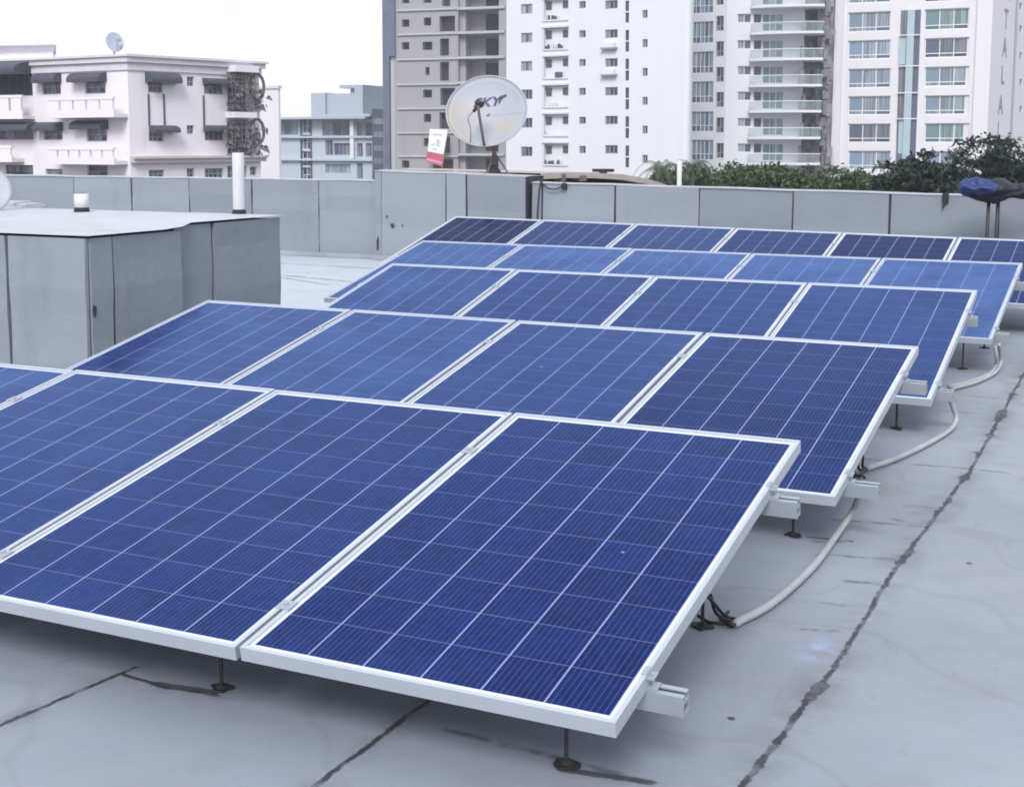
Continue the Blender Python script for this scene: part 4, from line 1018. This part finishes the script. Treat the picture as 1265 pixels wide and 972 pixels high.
# ---- blue-grey low apartment block
def grey_block():
    fa = Facade(336, 180, 463, 174)
    rt = empty('apartment_block', fa.o+Vector((0, 0, GZ)), 'blue grey low apartment block with flat overhanging roof left of the unfinished tower', 'building')
    zr = fa.sz(390, 145)[1]; wm = MB(); wins = []
    def W(x0, y0, x1, y1, g_='glass_dark', c=2, r_=1, fr_='frame_grey'): wins.append((fa.rect(x0, y0, x1, y1), g_, c, r_, fr_))
    for y0, y1 in ((176, 193), (204, 221)): W(337, y0, 347, y1)
    W(340, 149, 368, 167, 'glass_pale', 3, 1)
    for k in range(4): W(373, 147+k*20, 383.5, 165+k*20, 'glass_dark', 2, 2, 'frame_white')
    W(398, 149, 433, 168, 'glass_dark', 3)
    W(402, 173, 411, 192, 'glass_dark', 2); W(412, 177, 433, 192, 'glass_dark', 4)
    W(402, 203, 433, 214, 'glass_mid', 4)
    W(440, 151, 460, 169, 'glass_dark', 2); W(441, 177, 448, 194); W(452, 177, 459, 194); W(441, 202, 448, 221)
    holed_wall(wm, fa, 0, fa.len, GZ, zr-.3, [w_[0] for w_ in wins], .5); body(wm, fa, 0, fa.len, GZ, zr-.3, 12, .51)
    wm.build('wall', MAT['grey_blue_wall'], rt)
    for h, g_, c, r_, fr_ in wins: window(rt, fa, h, g_, c, r_, fr_, .3, .07)
    m = MB(); m.box((fa.sz(325, 145)[0], -12.5, zr-.28), (fa.sz(458, 145)[0], 1.6, zr), 0, fa.M); m.box((fa.sz(392, 145)[0], -10, zr+.002), (fa.sz(462, 140)[0], 1.0, zr+.35), 0, fa.M); m.build('roof', MAT['grey_panel'], rt)
    for y in (169.5, 197.5):
        z = fa.sz(390, y)[1]; m = MB(); m.box((fa.sz(328, y)[0], .003, z-.12), (fa.sz(462, y)[0], .5, z+.12), 0, fa.M); m.build('floor_band', MAT['grey_blue_wall'], rt)
    m = MB(); m.box((fa.sz(371.5, 150)[0], .003, GZ), (fa.sz(372.8, 150)[0], .2, zr-.29), 0, fa.M); m.box((fa.sz(383.8, 150)[0], .003, GZ), (fa.sz(385, 150)[0], .2, zr-.29), 0, fa.M); m.build('fin', MAT['dark_panel'], rt)
    m = MB(); m.box((fa.sz(434, 150)[0], .003, fa.sz(436, 196)[1]), (fa.sz(438.5, 150)[0], .45, zr-.29), 0, fa.M); m.build('column', MAT['white_wall'], rt)
    m = MB(); q = fa.rect(335, 147, 336.5, 200); m.box((q[0], .1, q[2]), (q[1], .4, zr-.29), 0, fa.M); m.build('post', MAT['dark_panel'], rt)
    # rooftop plant rooms
    a, b, c, d_ = fa.rect(373.5, 114, 436, 146); m = MB(); m.box((a, -9, zr+.002), (fa.sz(391, 120)[0], -2.2, d_), 0, fa.M); m.box((fa.sz(391.2, 120)[0], -9, zr+.36), (b, -2.6, d_-.1), 0, fa.M)
    m.box((fa.sz(425, 110)[0], -8.5, d_-.09), (b-.02, -2.7, fa.sz(430, 104)[1]), 0, fa.M); m.build('plant_room', MAT['grey_panel'], rt)
    m = MB(); q = fa.rect(405, 104, 425, 106); m.box((q[0], -5, q[2]-.2), (q[1], -3, q[3]), 0, fa.M); m.box(((q[0]+q[1])/2, -4.2, d_-.1), ((q[0]+q[1])/2+.6, -3.8, q[2]-.2), 0, fa.M); m.build('roof_tank', MAT['grey_panel'], rt)
    # dark right wing
    m = MB(); a, b, c, d_ = fa.rect(458.5, 135, 488, 215); m.box((fa.len+.02, -13, GZ), (b, .9, d_), 0, fa.M); m.build('dark_wing', MAT['dark_panel'], rt)
    for y in (150, 166, 183, 199):
        q = fa.rect(464, y-3, 479, y+4); h = (q[0], q[1], q[2], q[3]); m = MB(); m.box((q[0], .903, q[2]), (q[1], .96, q[3]), 0, fa.M); m.build('window', MAT['glass_dark'], rt)
grey_block()

# ---- pale building glimpsed behind the pink one
fp = Facade(316, 120, 343.5, 119); m = MB(); z = fp.sz(330, 110)[1]; 
rt = empty('pale_building', fp.o+Vector((0, 0, GZ)), 'plain pale lilac building glimpsed at the right end of the pink block', 'building')
hs = [fp.rect(322, y-6, 324.5, y+2) for y in (125, 160, 195)]
holed_wall(m, fp, 0, fp.len, GZ, z, hs, .3); body_skew(m, fp, 0, fp.len, GZ, z, 8, 343); m.build('wall', MAT['pale_wall'] if 'pale_wall' in MAT else MAT['white_wall_warm'], rt)
for h in hs: window(rt, fp, h, 'glass_dark', 1, 1, 'frame_grey')
m = MB(); m.box((-.1, -.4, z+.003), (fp.len+.1, .12, z+.25), 0, fp.M); m.build('coping', MAT['cornice'], rt)

# ---- pale pink three-storey building on the left
def pink_building():
    f0 = Facade(-60, 86, 42, 83.5); f1 = Facade(42, 83.5, 158, 79.5); f2 = Facade(158, 79.5, 320, 87.0)
    rt = empty('pink_building', f1.o+Vector((0, 0, GZ)), 'pale pink three storey building with charcoal awnings and cornice at far left', 'building')
    zt = f1.sz(150, 70.5)[1]
    sl_ = {}
    W = {0: [], 1: [], 2: []}; FA = [f0, f1, f2]
    def win(k, x0, y0, x1, y1, c=3, g_='glass_dark', fr_='frame_grey', r_=2): W[k].append((FA[k].rect(x0, y0, x1, y1), c, g_, fr_, r_))
    win(0, -20, 88, 40, 119, 6, 'void', 'frame_dark', 1); win(0, -20, 151, 47 if False else 41, 173, 5)
    win(0, 7, 204, 41, 222, 4, 'glass_dark', 'frame_dark')
    win(1, 52, 98, 75, 117); win(1, 105, 100, 130, 116); win(1, 54, 160, 77, 173); win(1, 107, 158, 132, 175); win(1, 56, 209, 77, 216, 3); win(1, 108, 204, 133, 220, 2)
    win(2, 183, 98, 201, 115); win(2, 184, 164, 202, 175); win(2, 231, 95, 240, 107, 2); win(2, 231, 155, 240, 166, 2); win(2, 252, 98, 276, 117, 4); win(2, 253, 156, 277, 174, 4)
    win(2, 184, 210, 203, 221, 3); win(2, 231, 208, 240, 221, 2); win(2, 253, 208, 276, 222, 4); win(2, 309, 206, 317, 217, 2)
    win(2, 281, 97, 305, 138, 4, 'glass_dark', 'frame_dark', 3); win(2, 281, 150, 305, 190, 4, 'glass_dark', 'frame_dark', 3); win(2, 281, 205, 305, 222, 4)
    wm = MB(); zs = {}
    for k, f_ in enumerate(FA):
        zk = zt
        holed_wall(wm, f_, 0, f_.len, GZ, zk, [w_[0] for w_ in W[k]], .25)
        for h, c, g_, fr_, r_ in W[k]: window(rt, f_, h, g_, c, r_, fr_, .14, .05)
    P = [f0.o, f1.o, f2.o, f2.o+f2.e*f2.len]; _d = ray(321, 100); _d = Vector((_d.x, _d.y, 0)).normalized(); bk_ = [p+_d*14 for p in P]
    inner = [p+FWDH*.8 for p in P]
    for a, b in ((P[3], bk_[3]),):
        wm.face([(a.x, a.y, GZ), (b.x, b.y, GZ), (b.x, b.y, zt), (a.x, a.y, zt)])
    wm.face([(p.x, p.y, zt-.01) for p in P]+[(p.x, p.y, zt-.01) for p in reversed(bk_)])
    wm.face([(p.x, p.y, GZ) for p in inner]+[(p.x, p.y, GZ) for p in reversed(bk_)])
    wm.build('wall', MAT['pink_wall'], rt)
    # cornice in two steps
    cn = MB()
    for off, z0, z1 in ((.12, zt-.75, zt-.30), (.30, zt-.30, zt-.0), (.45, zt+.002, zt+.14)):
        line = []
        for k, p in enumerate(P):
            n_ = FA[min(k, 2)].n if k in (0, 3) else (FA[k-1].n+FA[k].n).normalized()
            if k == 3: n_ = FA[2].n
            line.append(p+n_*off+(f2.e*off if k == 3 else Vector((0, 0, 0))))
        bkp = [p+FWDH*.3 for p in P]
        cn.prism([(q.x, q.y) for q in line]+[(q.x, q.y) for q in reversed(bkp)], z0, z1-.002)
    cn.build('cornice', MAT['cornice'], rt)
    # string course over the ground floor (right facade)
    m = MB(); z = f2.sz(240, 196)[1]; m.box((.0, .003, z-.22), (f2.len+.2, .35, z+.02), 0, f2.M); m.box((0, .003, z+.022), (f2.len+.25, .5, z+.16), 0, f2.M); m.build('string_course', MAT['pink_dark'], rt)
    # projecting balconies on the middle facade
    for y0, y1, x0, x1, k in ((121, 146, 76, 158, 1), (182, 203, 76, 158, 1), (119, 148, -60, 44, 0), (180, 200, -60, 30, 0)):
        f_ = FA[k]; a, b, c, d_ = f_.rect(x0, y0, x1, y1); b = min(b, f_.len-.02); m = MB()
        m.box((a, .003, c), (b, 1.1, c+.22), 0, f_.M); holed = []
        # parapet with small balusters
        m.box((a, .95, c+.222), (b, 1.1, c+.222+(d_-c)*.18), 0, f_.M); m.box((a, .93, d_-.16), (b, 1.12, d_), 0, f_.M)
        zb0, zb1 = c+.222+(d_-c)*.18+.002, d_-.162; nb = max(4, int((b-a)/.9)); rr = random.Random(int(x0+y0))
        for q in range(nb):
            s0_ = a+(b-a)*q/nb; s1_ = a+(b-a)*(q+1)/nb; gp = .2
            m.box((s0_+gp*.5, .96, zb0), (s1_-gp*.5, 1.09, zb1), 0, f_.M)
        m.build('balcony', MAT['pink_wall'], rt)
    # awnings
    def awn(k, x0, y0, x1, y1, out=.65, side=0):
        f_ = FA[k]; a, b, c, d_ = f_.rect(x0, y0, x1, y1); m = MB(); T = lambda s_, n_, z: f_.M @ Vector((s_, n_, z))
        hv = (d_-c)*.28
        n = 5; ring = []
        for i in range(n+1):
            t = i/n; ring.append((.01+out*math.sin(t*math.pi/2), d_-(d_-c-hv)*(1-math.cos(t*math.pi/2))))
        ring.append((out, c))
        for (p, z), (p2, z2) in zip(ring, ring[1:]): m.face([T(a, p, z), T(b, p, z), T(b, p2, z2), T(a, p2, z2)])
        for s_ in (a, b): m.face([T(s_, p, z) for p, z in ring]+[T(s_, .01, c)])
        m.build('awning', MAT['awning'], rt)
    awn(1, 48, 91, 76, 103); awn(1, 92, 90, 132, 102); awn(1, 49, 151, 78, 162); awn(1, 95, 149, 134, 160)
    awn(2, 179, 90, 217, 103); awn(2, 184, 155, 215, 164); awn(2, 250, 97, 279, 105, .5); awn(2, 251, 155, 279, 163, .5)
    awn(0, -30, 151, 46, 162, 1.0); awn(0, -30, 78, 40, 92, 1.6)
    # drain pipes
    for x0, y0, y1 in ((183, 116, 155), (202, 116, 155), (251, 118, 155)):
        s_, z1 = f2.sz(x0, y0); z0 = f2.sz(x0, y1)[1]; m = MB(); m.box((s_-.05, .003, z0), (s_+.05, .06, z1), 0, f2.M)
        m.build('drain_pipe', MAT['frame_dark'], rt)
    # curved iron grilles with climbing plants on the corner bays
    for y0, y1 in ((90, 138), (148, 192)):
        a, b, c, d_ = f2.rect(279, y0, 308, y1); m = MB(); T = lambda s_, n_, z: f2.M @ Vector((s_, n_, z)); rr = random.Random(y0)
        for i in range(8):
            s_ = a+(b-a)*i/7; m.tube([T(s_, .1, d_), T(s_, .5, d_-.3), T(s_, .6, (c+d_)/2), T(s_, .5, c+.3), T(s_, .1, c)], .035, 5)
        for i in range(6): z = c+(d_-c)*(i+.5)/6; m.box((a, .55, z-.03), (b, .61, z+.03), 0, f2.M)
        for i in range(70):
            s_ = rr.choice([a+rr.gauss(0, .25), b+.3+rr.gauss(0, .35), rr.uniform(a, b)]); z = rr.uniform(c, d_-.5); q = rr.uniform(.08, .22)
            m.face([T(s_-q, .5+rr.uniform(-.2, .3), z), T(s_+q*.6, .5+rr.uniform(-.2, .3), z-q), T(s_+q, .5, z+q), T(s_-q*.3, .55, z+q*1.4)], 0)
        for i in range(16):   # round scroll at the side
            t = 2*math.pi*i/16; t2 = 2*math.pi*(i+1)/16; sc = b+.25; zc = (c+d_)/2+.35
            m.tube([T(sc+.55*math.cos(t), .45, zc+.8*math.sin(t)), T(sc+.55*math.cos(t2), .45, zc+.8*math.sin(t2))], .10, 5)
        m.build('window_grille', MAT['iron'], rt)
    m = MB(); q = f2.rect(279, 139, 307, 146); m.box((q[0], .003, q[2]), (q[1], .8, q[3]), 0, f2.M); m.build('bay_ledge', MAT['pink_wall'], rt); m = MB(); q = f2.rect(279, 82, 308, 92); m.box((q[0], .003, q[2]+.1), (q[1], .9, q[3]), 0, f2.M); m.build('bay_ledge', MAT['pink_wall'], rt)
    # upper storey set back at the left
    fu = Facade(-60, 92, 68, 90); z0 = zt-.3; z1 = fu.sz(30, 55)[1]; m = MB(); e_ = fu.sz(66, 70)[0]
    body_skew(m, fu, 0, e_, z0, z1, 10, 64, .01); m.build('upper_storey', MAT['pink_wall'], rt)
    m = MB(); body_skew(m, fu, -.2, e_+.3, z1-.35, z1-.12, 10, 64, -.3); body_skew(m, fu, -.2, e_+.6, z1-.118, z1+.12, 10, 64, -.6); m.build('upper_cornice', MAT['cornice'], rt)
MAT['pink_dark'] = plain('rosy_string_course', (.50, .43, .47), .8, .12, 2)
pink_building()
# dish on the roof of the pink building
pc = at_depth(141, 53, 83); d3 = empty('satellite_dish', pc-Vector((0, 0, .7)), 'small pale dish on the roof of the pink building', 'satellite dish')
v_ = ((CPOS-pc).normalized()+Vector((.35, .25, .45))).normalized(); x_ = Vector((0, 0, 1)).cross(v_).normalized(); y_ = v_.cross(x_)
M3 = Matrix(((x_.x, y_.x, v_.x, pc.x), (x_.y, y_.y, v_.y, pc.y), (x_.z, y_.z, v_.z, pc.z), (0, 0, 0, 1)))
r3 = dish_mesh(.54, .62, .12, th=.03).build('reflector', MAT['grey_panel'], smooth=True); place(r3, d3, M3)
q = MB(); q.tube([pc-Vector((0, 0, 1.1)), pc-v_*.05], .06, 8); q.tube([pc-y_*.55, pc+v_*.6-y_*.1], .03, 6); q.box((-.14, -.14, 0), (.14, .14, .2), 0, Matrix.Translation(pc+v_*.5-y_*.15)); q.build('mast', MAT['frame_grey'], d3)

# ---- banner hung on the unfinished tower
fa = Facade(487.5, 166, 626.5, 161); bn = empty('banner', (CPOS+ray(540, 205)*100)*0+at_depth(540, 204, 160), 'tilted white banner with red lower band hung on the unfinished tower', 'banner')
def quad(pts, n_, mat, nm, th=.04):
    m = MB(); P = [fa.sz(x, y) for x, y in pts]; F0 = [fa.M @ Vector((s_, n_, z)) for s_, z in P]; B0 = [fa.M @ Vector((s_, n_-th, z)) for s_, z in P]
    m.face(F0); m.face(list(reversed(B0)))
    for i in range(len(P)): j = (i+1) % len(P); m.face([F0[i], F0[j], B0[j], B0[i]])
    return m.build(nm, mat, bn)
MAT['banner_white'] = plain('white_banner_cloth', (.78, .78, .84), .7, .05, 1)
MAT['banner_red'] = plain('red_banner_cloth', (.50, .085, .14), .7, .12, 1.5)
MAT['banner_pink'] = plain('pink_banner_stripe', (.62, .30, .40), .7, .1, 2)
MAT['banner_grey'] = plain('faint_grey_print', (.50, .50, .60), .7, .2, 1)
quad([(531.5, 159.5), (553.5, 160.5), (548, 191), (528.5, 187)], .1, MAT['banner_white'], 'white_cloth')
quad([(528.3, 187.3), (548, 191.3), (546.5, 206), (526, 199.5)], .1, MAT['banner_red'], 'red_cloth')
quad([(528, 195.5), (546.5, 200.2), (546, 203), (527, 198.5)], .125, MAT['banner_pink'], 'pink_stripe', .02)
for pts in ([(535, 165), (547, 166), (546.5, 168), (534.7, 167)], [(539, 172), (544, 173), (543, 182), (540.5, 181)], [(533, 178.5), (539, 177), (538.5, 179), (533, 180.5)], [(534.5, 183.5), (540, 183.5), (540, 185.5), (534.3, 185)]):
    quad(pts, .125, MAT['banner_grey'], 'faint_print', .02)
q = MB(); q.tube([fa.M @ Vector((fa.sz(x, y)[0], .02, fa.sz(x, y)[1])) for x, y in ((553.5, 160), (546, 208))], .05, 6); q.build('side_pole', MAT['frame_grey'], bn)

# ---- low brown roof and vent just beyond the parapet
fh = Facade(690, 34, 822, 36); lr = empty('low_roof', fh.o+Vector((0, 0, GZ)), 'low brown rounded roof of a house just beyond the parapet, below the white tower', 'building')
zt = fh.sz(720, 213)[1]; zb = fh.sz(800, 232)[1]
prof = [(fh.sz(x, 220)[0], fh.sz(x, y)[1]) for x, y in ((668, 214.5), (700, 213), (735, 213.5), (770, 215.5), (800, 221), (822, 228), (830, 233))]
m = MB()
for i in range(len(prof)-1):
    (a, za), (b, z2) = prof[i], prof[i+1]; T = lambda s_, n_, z: fh.M @ Vector((s_, n_, z))
    m.face([T(a, 0, za), T(b, 0, z2), T(b, -7, z2), T(a, -7, za)]); m.face([T(a, 0, za-.14), T(b, 0, z2-.14), T(b, 0, z2), T(a, 0, za)])
    m.face([T(a, 0, za-.14), T(b, 0, z2-.14), T(b, -7, z2-.14), T(a, -7, za-.14)])
m.build('roof', MAT['clay'] if 'clay' in MAT else plain('brown_clay', (.36, .31, .30), .85, .25, 3), lr)
m = MB(); m.box((prof[0][0]+.3, -6.6, GZ), (prof[4][0], -.35, prof[4][1]-.15), 0, fh.M); m.build('wall', MAT['cornice'], lr)
m = MB(); q = fh.rect(716, 217, 724, 224); m.box((q[0], -.33, q[2]), (q[1], .02, q[3]), 0, fh.M); q = fh.rect(694, 215, 698, 226); m.box((q[0], -.33, q[2]), (q[1], .03, q[3]), 0, fh.M); m.build('beam_end', MAT['arm'], lr)
m = MB(); q = fh.rect(769, 209.5, 784, 213.5); s_ = (q[0]+q[1])/2; m.box((q[0], -1.2, q[2]), (q[1], -.8, q[3]), 0, fh.M); m.box((s_-.05, -1.1, q[2]-.3), (s_+.05, -.9, q[2]), 0, fh.M); m.build('roof_vent', MAT['rubber'], lr)

# ------------------------------------------------------------------ trees
def leaf_mat(name, a, b, c):
    m = NT(name); isl = m.island(); p = m.pos()
    col = m.mix(isl, a, b); col = m.mix(m.math('MULTIPLY', m.ss(m.noise(p, .9, 3), .45, .7), .7), col, c)
    m.base(col); m.rough(.6); m.b.inputs['Specular IOR Level'].default_value = .25
    return m.mat
MAT['leaf_green'] = leaf_mat('green_leaves', (.022, .046, .016), (.048, .086, .028), (.070, .11, .042))
MAT['leaf_dark'] = leaf_mat('dark_leaves', (.012, .024, .020), (.022, .038, .030), (.034, .052, .036))
MAT['leaf_palm'] = leaf_mat('palm_leaves', (.05, .075, .045), (.08, .11, .07), (.09, .12, .08))
MAT['bark'] = plain('tree_bark', (.09, .075, .06), .9, .3, 4)
def tree(name, px, ytop, wpx, dep, label, leafm, seed, n=5200, leaf=.16, hpx=60, layered=0, group='trees beyond the parapet'):
    rr = random.Random(seed); top = at_depth(px, ytop, dep); sc = dep/F; rx = wpx*sc/2; rz = hpx*sc/2
    rt = empty(name, (top.x, top.y, GZ), label, 'tree', group)
    c0 = Vector((top.x, top.y, top.z-rz)); rgt = Vector((math.cos(YAW), math.sin(YAW), 0))
    tk = MB(); forks = []
    zb = c0.z-rz*.6
    tk.tube([(top.x, top.y, GZ), (top.x+.1, top.y, (GZ+zb)/2), (top.x, top.y, zb)], [.42, .32, .26], 10)
    clumps = []
    K = int((52 if layered else 34)*max(1, wpx/90))
    for i in range(K+7):
        while True:
            v = Vector((rr.uniform(-1, 1), rr.uniform(-1, 1), rr.uniform(-.9, 1)))
            if .25 < v.length < 1: break
        p = c0+Vector((v.x*rx, v.y*rx*.8, v.z*rz*(.92 if not layered else .85)))
        if i >= K:     # a few leading sprays above the crown
            p = c0+Vector((rr.uniform(-.85, .85)*rx, rr.uniform(-.5, .5)*rx, 0)); p.z = c0.z+rz*(1.0-.55*((p.x-c0.x)/rx)**2)+rr.uniform(-.5, .1); clumps.append((p, rr.uniform(.16, .28)*min(rx, rz))); continue
        clumps.append((p, rr.uniform(.30, .5)*min(rx, rz*1.3)*(rr.uniform(.3, .62) if layered else rr.uniform(.4, .8))))
    for i in range(0, K, 3):
        p, r_ = clumps[i]; b = Vector((top.x, top.y, zb-rr.uniform(0, .8)))
        tk.tube([b, b.lerp(p, .5)+Vector((0, 0, -.2)), p], [.16, .10, .03], 6)
    tk.build('trunk', MAT['bark'], rt)
    m = MB(); per0 = n//K
    for ci, (p, r_) in enumerate(clumps):
        per = per0 if ci < K else per0//3
        fl = rr.uniform(.22, .42) if layered else rr.uniform(.35, .6); tilt = rr.uniform(-.25, .25)
        for i in range(per):
            v = Vector((rr.gauss(0, .55), rr.gauss(0, .55), rr.gauss(0, .55)))
            q = p+Vector((v.x*r_*1.35, v.y*r_*1.35, v.z*r_*fl*1.6+tilt*v.x*r_-.16*(v.x*v.x+v.y*v.y)*r_))
            nrm = Vector((rr.gauss(0, .7), rr.gauss(0, .7), rr.uniform(.1, 1))).normalized(); t = nrm.orthogonal().normalized(); b = nrm.cross(t)
            a = rr.uniform(0, 6.28); t, b = t*math.cos(a)+b*math.sin(a), b*math.cos(a)-t*math.sin(a); s_ = leaf*rr.uniform(.5, 1.4)
            m.face([q-t*s_, q-b*s_*.5+t*s_*.1, q+t*s_, q+b*s_*.5+t*s_*.1])
    m.build('crown', MAT[leafm], rt)
# dark spreading tree at right, in front of the white tower
tree('broad_tree', 1158, 193, 155, 44, 'large dark spreading tree in front of the right white tower', 'leaf_dark', 2, 30000, .085, 100, 1, None)
tree('broad_tree', 1222, 172, 120, 47, 'tallest dark tree at the right edge behind the blue tarp', 'leaf_dark', 4, 27000, .085, 150, 1, None)
tree('broad_tree', 1282, 180, 90, 46, 'dark tree cut off by the right edge of the picture', 'leaf_dark', 6, 20000, .085, 140, 1, None)
tree('broad_tree', 1108, 214, 80, 45, 'low dark bushy tree at the foot of the right white tower', 'leaf_dark', 8, 14000, .085, 74, 1, None)
for i, (x, y, w_, dp, lab) in enumerate([(868, 206, 66, 62, 'green bushy tree just right of the white pole'), (918, 202, 74, 64, 'green bushy tree below the glass bay windows of the balcony tower'), (968, 206, 78, 61, 'green round tree below the curved balconies'),
                                        (1020, 212, 76, 63, 'low green tree at the gap between the two right towers'), (1066, 214, 66, 60, 'low green tree beside the dark spreading tree'), (826, 214, 60, 63, 'small green tree at the foot of the palm, left of the white pole')]):
    tree('bushy_tree', x, y, w_, dp, lab, 'leaf_green', 20+i, 16000, .095, 74)
# feathery palm by the white pole
def palm(px, ytop, dep, label, seed, n=13, span=1.25):
    rr = random.Random(seed); t = at_depth(px, ytop, dep); rt = empty('palm_tree', (t.x, t.y, GZ), label, 'palm tree', 'palms by the white pole')
    m = MB(); m.tube([(t.x, t.y, GZ), (t.x+.2, t.y, -5), (t.x, t.y, t.z-.3)], [.14, .09, .06], 8); m.build('trunk', MAT['bark'], rt)
    m = MB()
    for k in range(n):
        a = 2*math.pi*k/n+rr.uniform(-.2, .2); d = Vector((math.cos(a), math.sin(a), 0)); up = rr.uniform(.1, .9); prev = Vector((t.x, t.y, t.z-.3))
        for i in range(1, 11):
            u = i/10; p = Vector((t.x, t.y, t.z-.3))+d*span*u+Vector((0, 0, up*span*.5*math.sin(u*2.6)-.55*span*u*u))
            sd_ = Vector((-d.y, d.x, 0)); w2 = span*.26*(1-u*.6)
            for sub in (.0, .33, .66):
                c0 = prev.lerp(p, sub); c1 = prev.lerp(p, sub+.16)
                for sg in (-1, 1): m.face([c0, c1, c1+sd_*sg*w2+Vector((0, 0, -w2*rr.uniform(.5, .9)))+d*.10])
            prev = p
    m.build('crown', MAT['leaf_palm'], rt)
palm(818, 199, 58, 'feathery palm just left of the white pole', 3)
palm(856, 196, 60, 'feathery palm top just right of the white pole', 5, 12, 1.1)

# ------------------------------------------------------------------ thin city haze
hz = MB(); hz.box((-700, -40, -14), (700, 330, 48))
mh = bpy.data.materials.new('city_haze'); mh.use_nodes = True; th = mh.node_tree; th.nodes.clear()
vo = th.nodes.new('ShaderNodeVolumePrincipled'); vo.inputs['Color'].default_value = (.93, .95, 1, 1); vo.inputs['Density'].default_value = .00065
ho = th.nodes.new('ShaderNodeOutputMaterial'); th.links.new(vo.outputs[0], ho.inputs['Volume'])
tag(hz.build('haze', mh), kind='stuff')
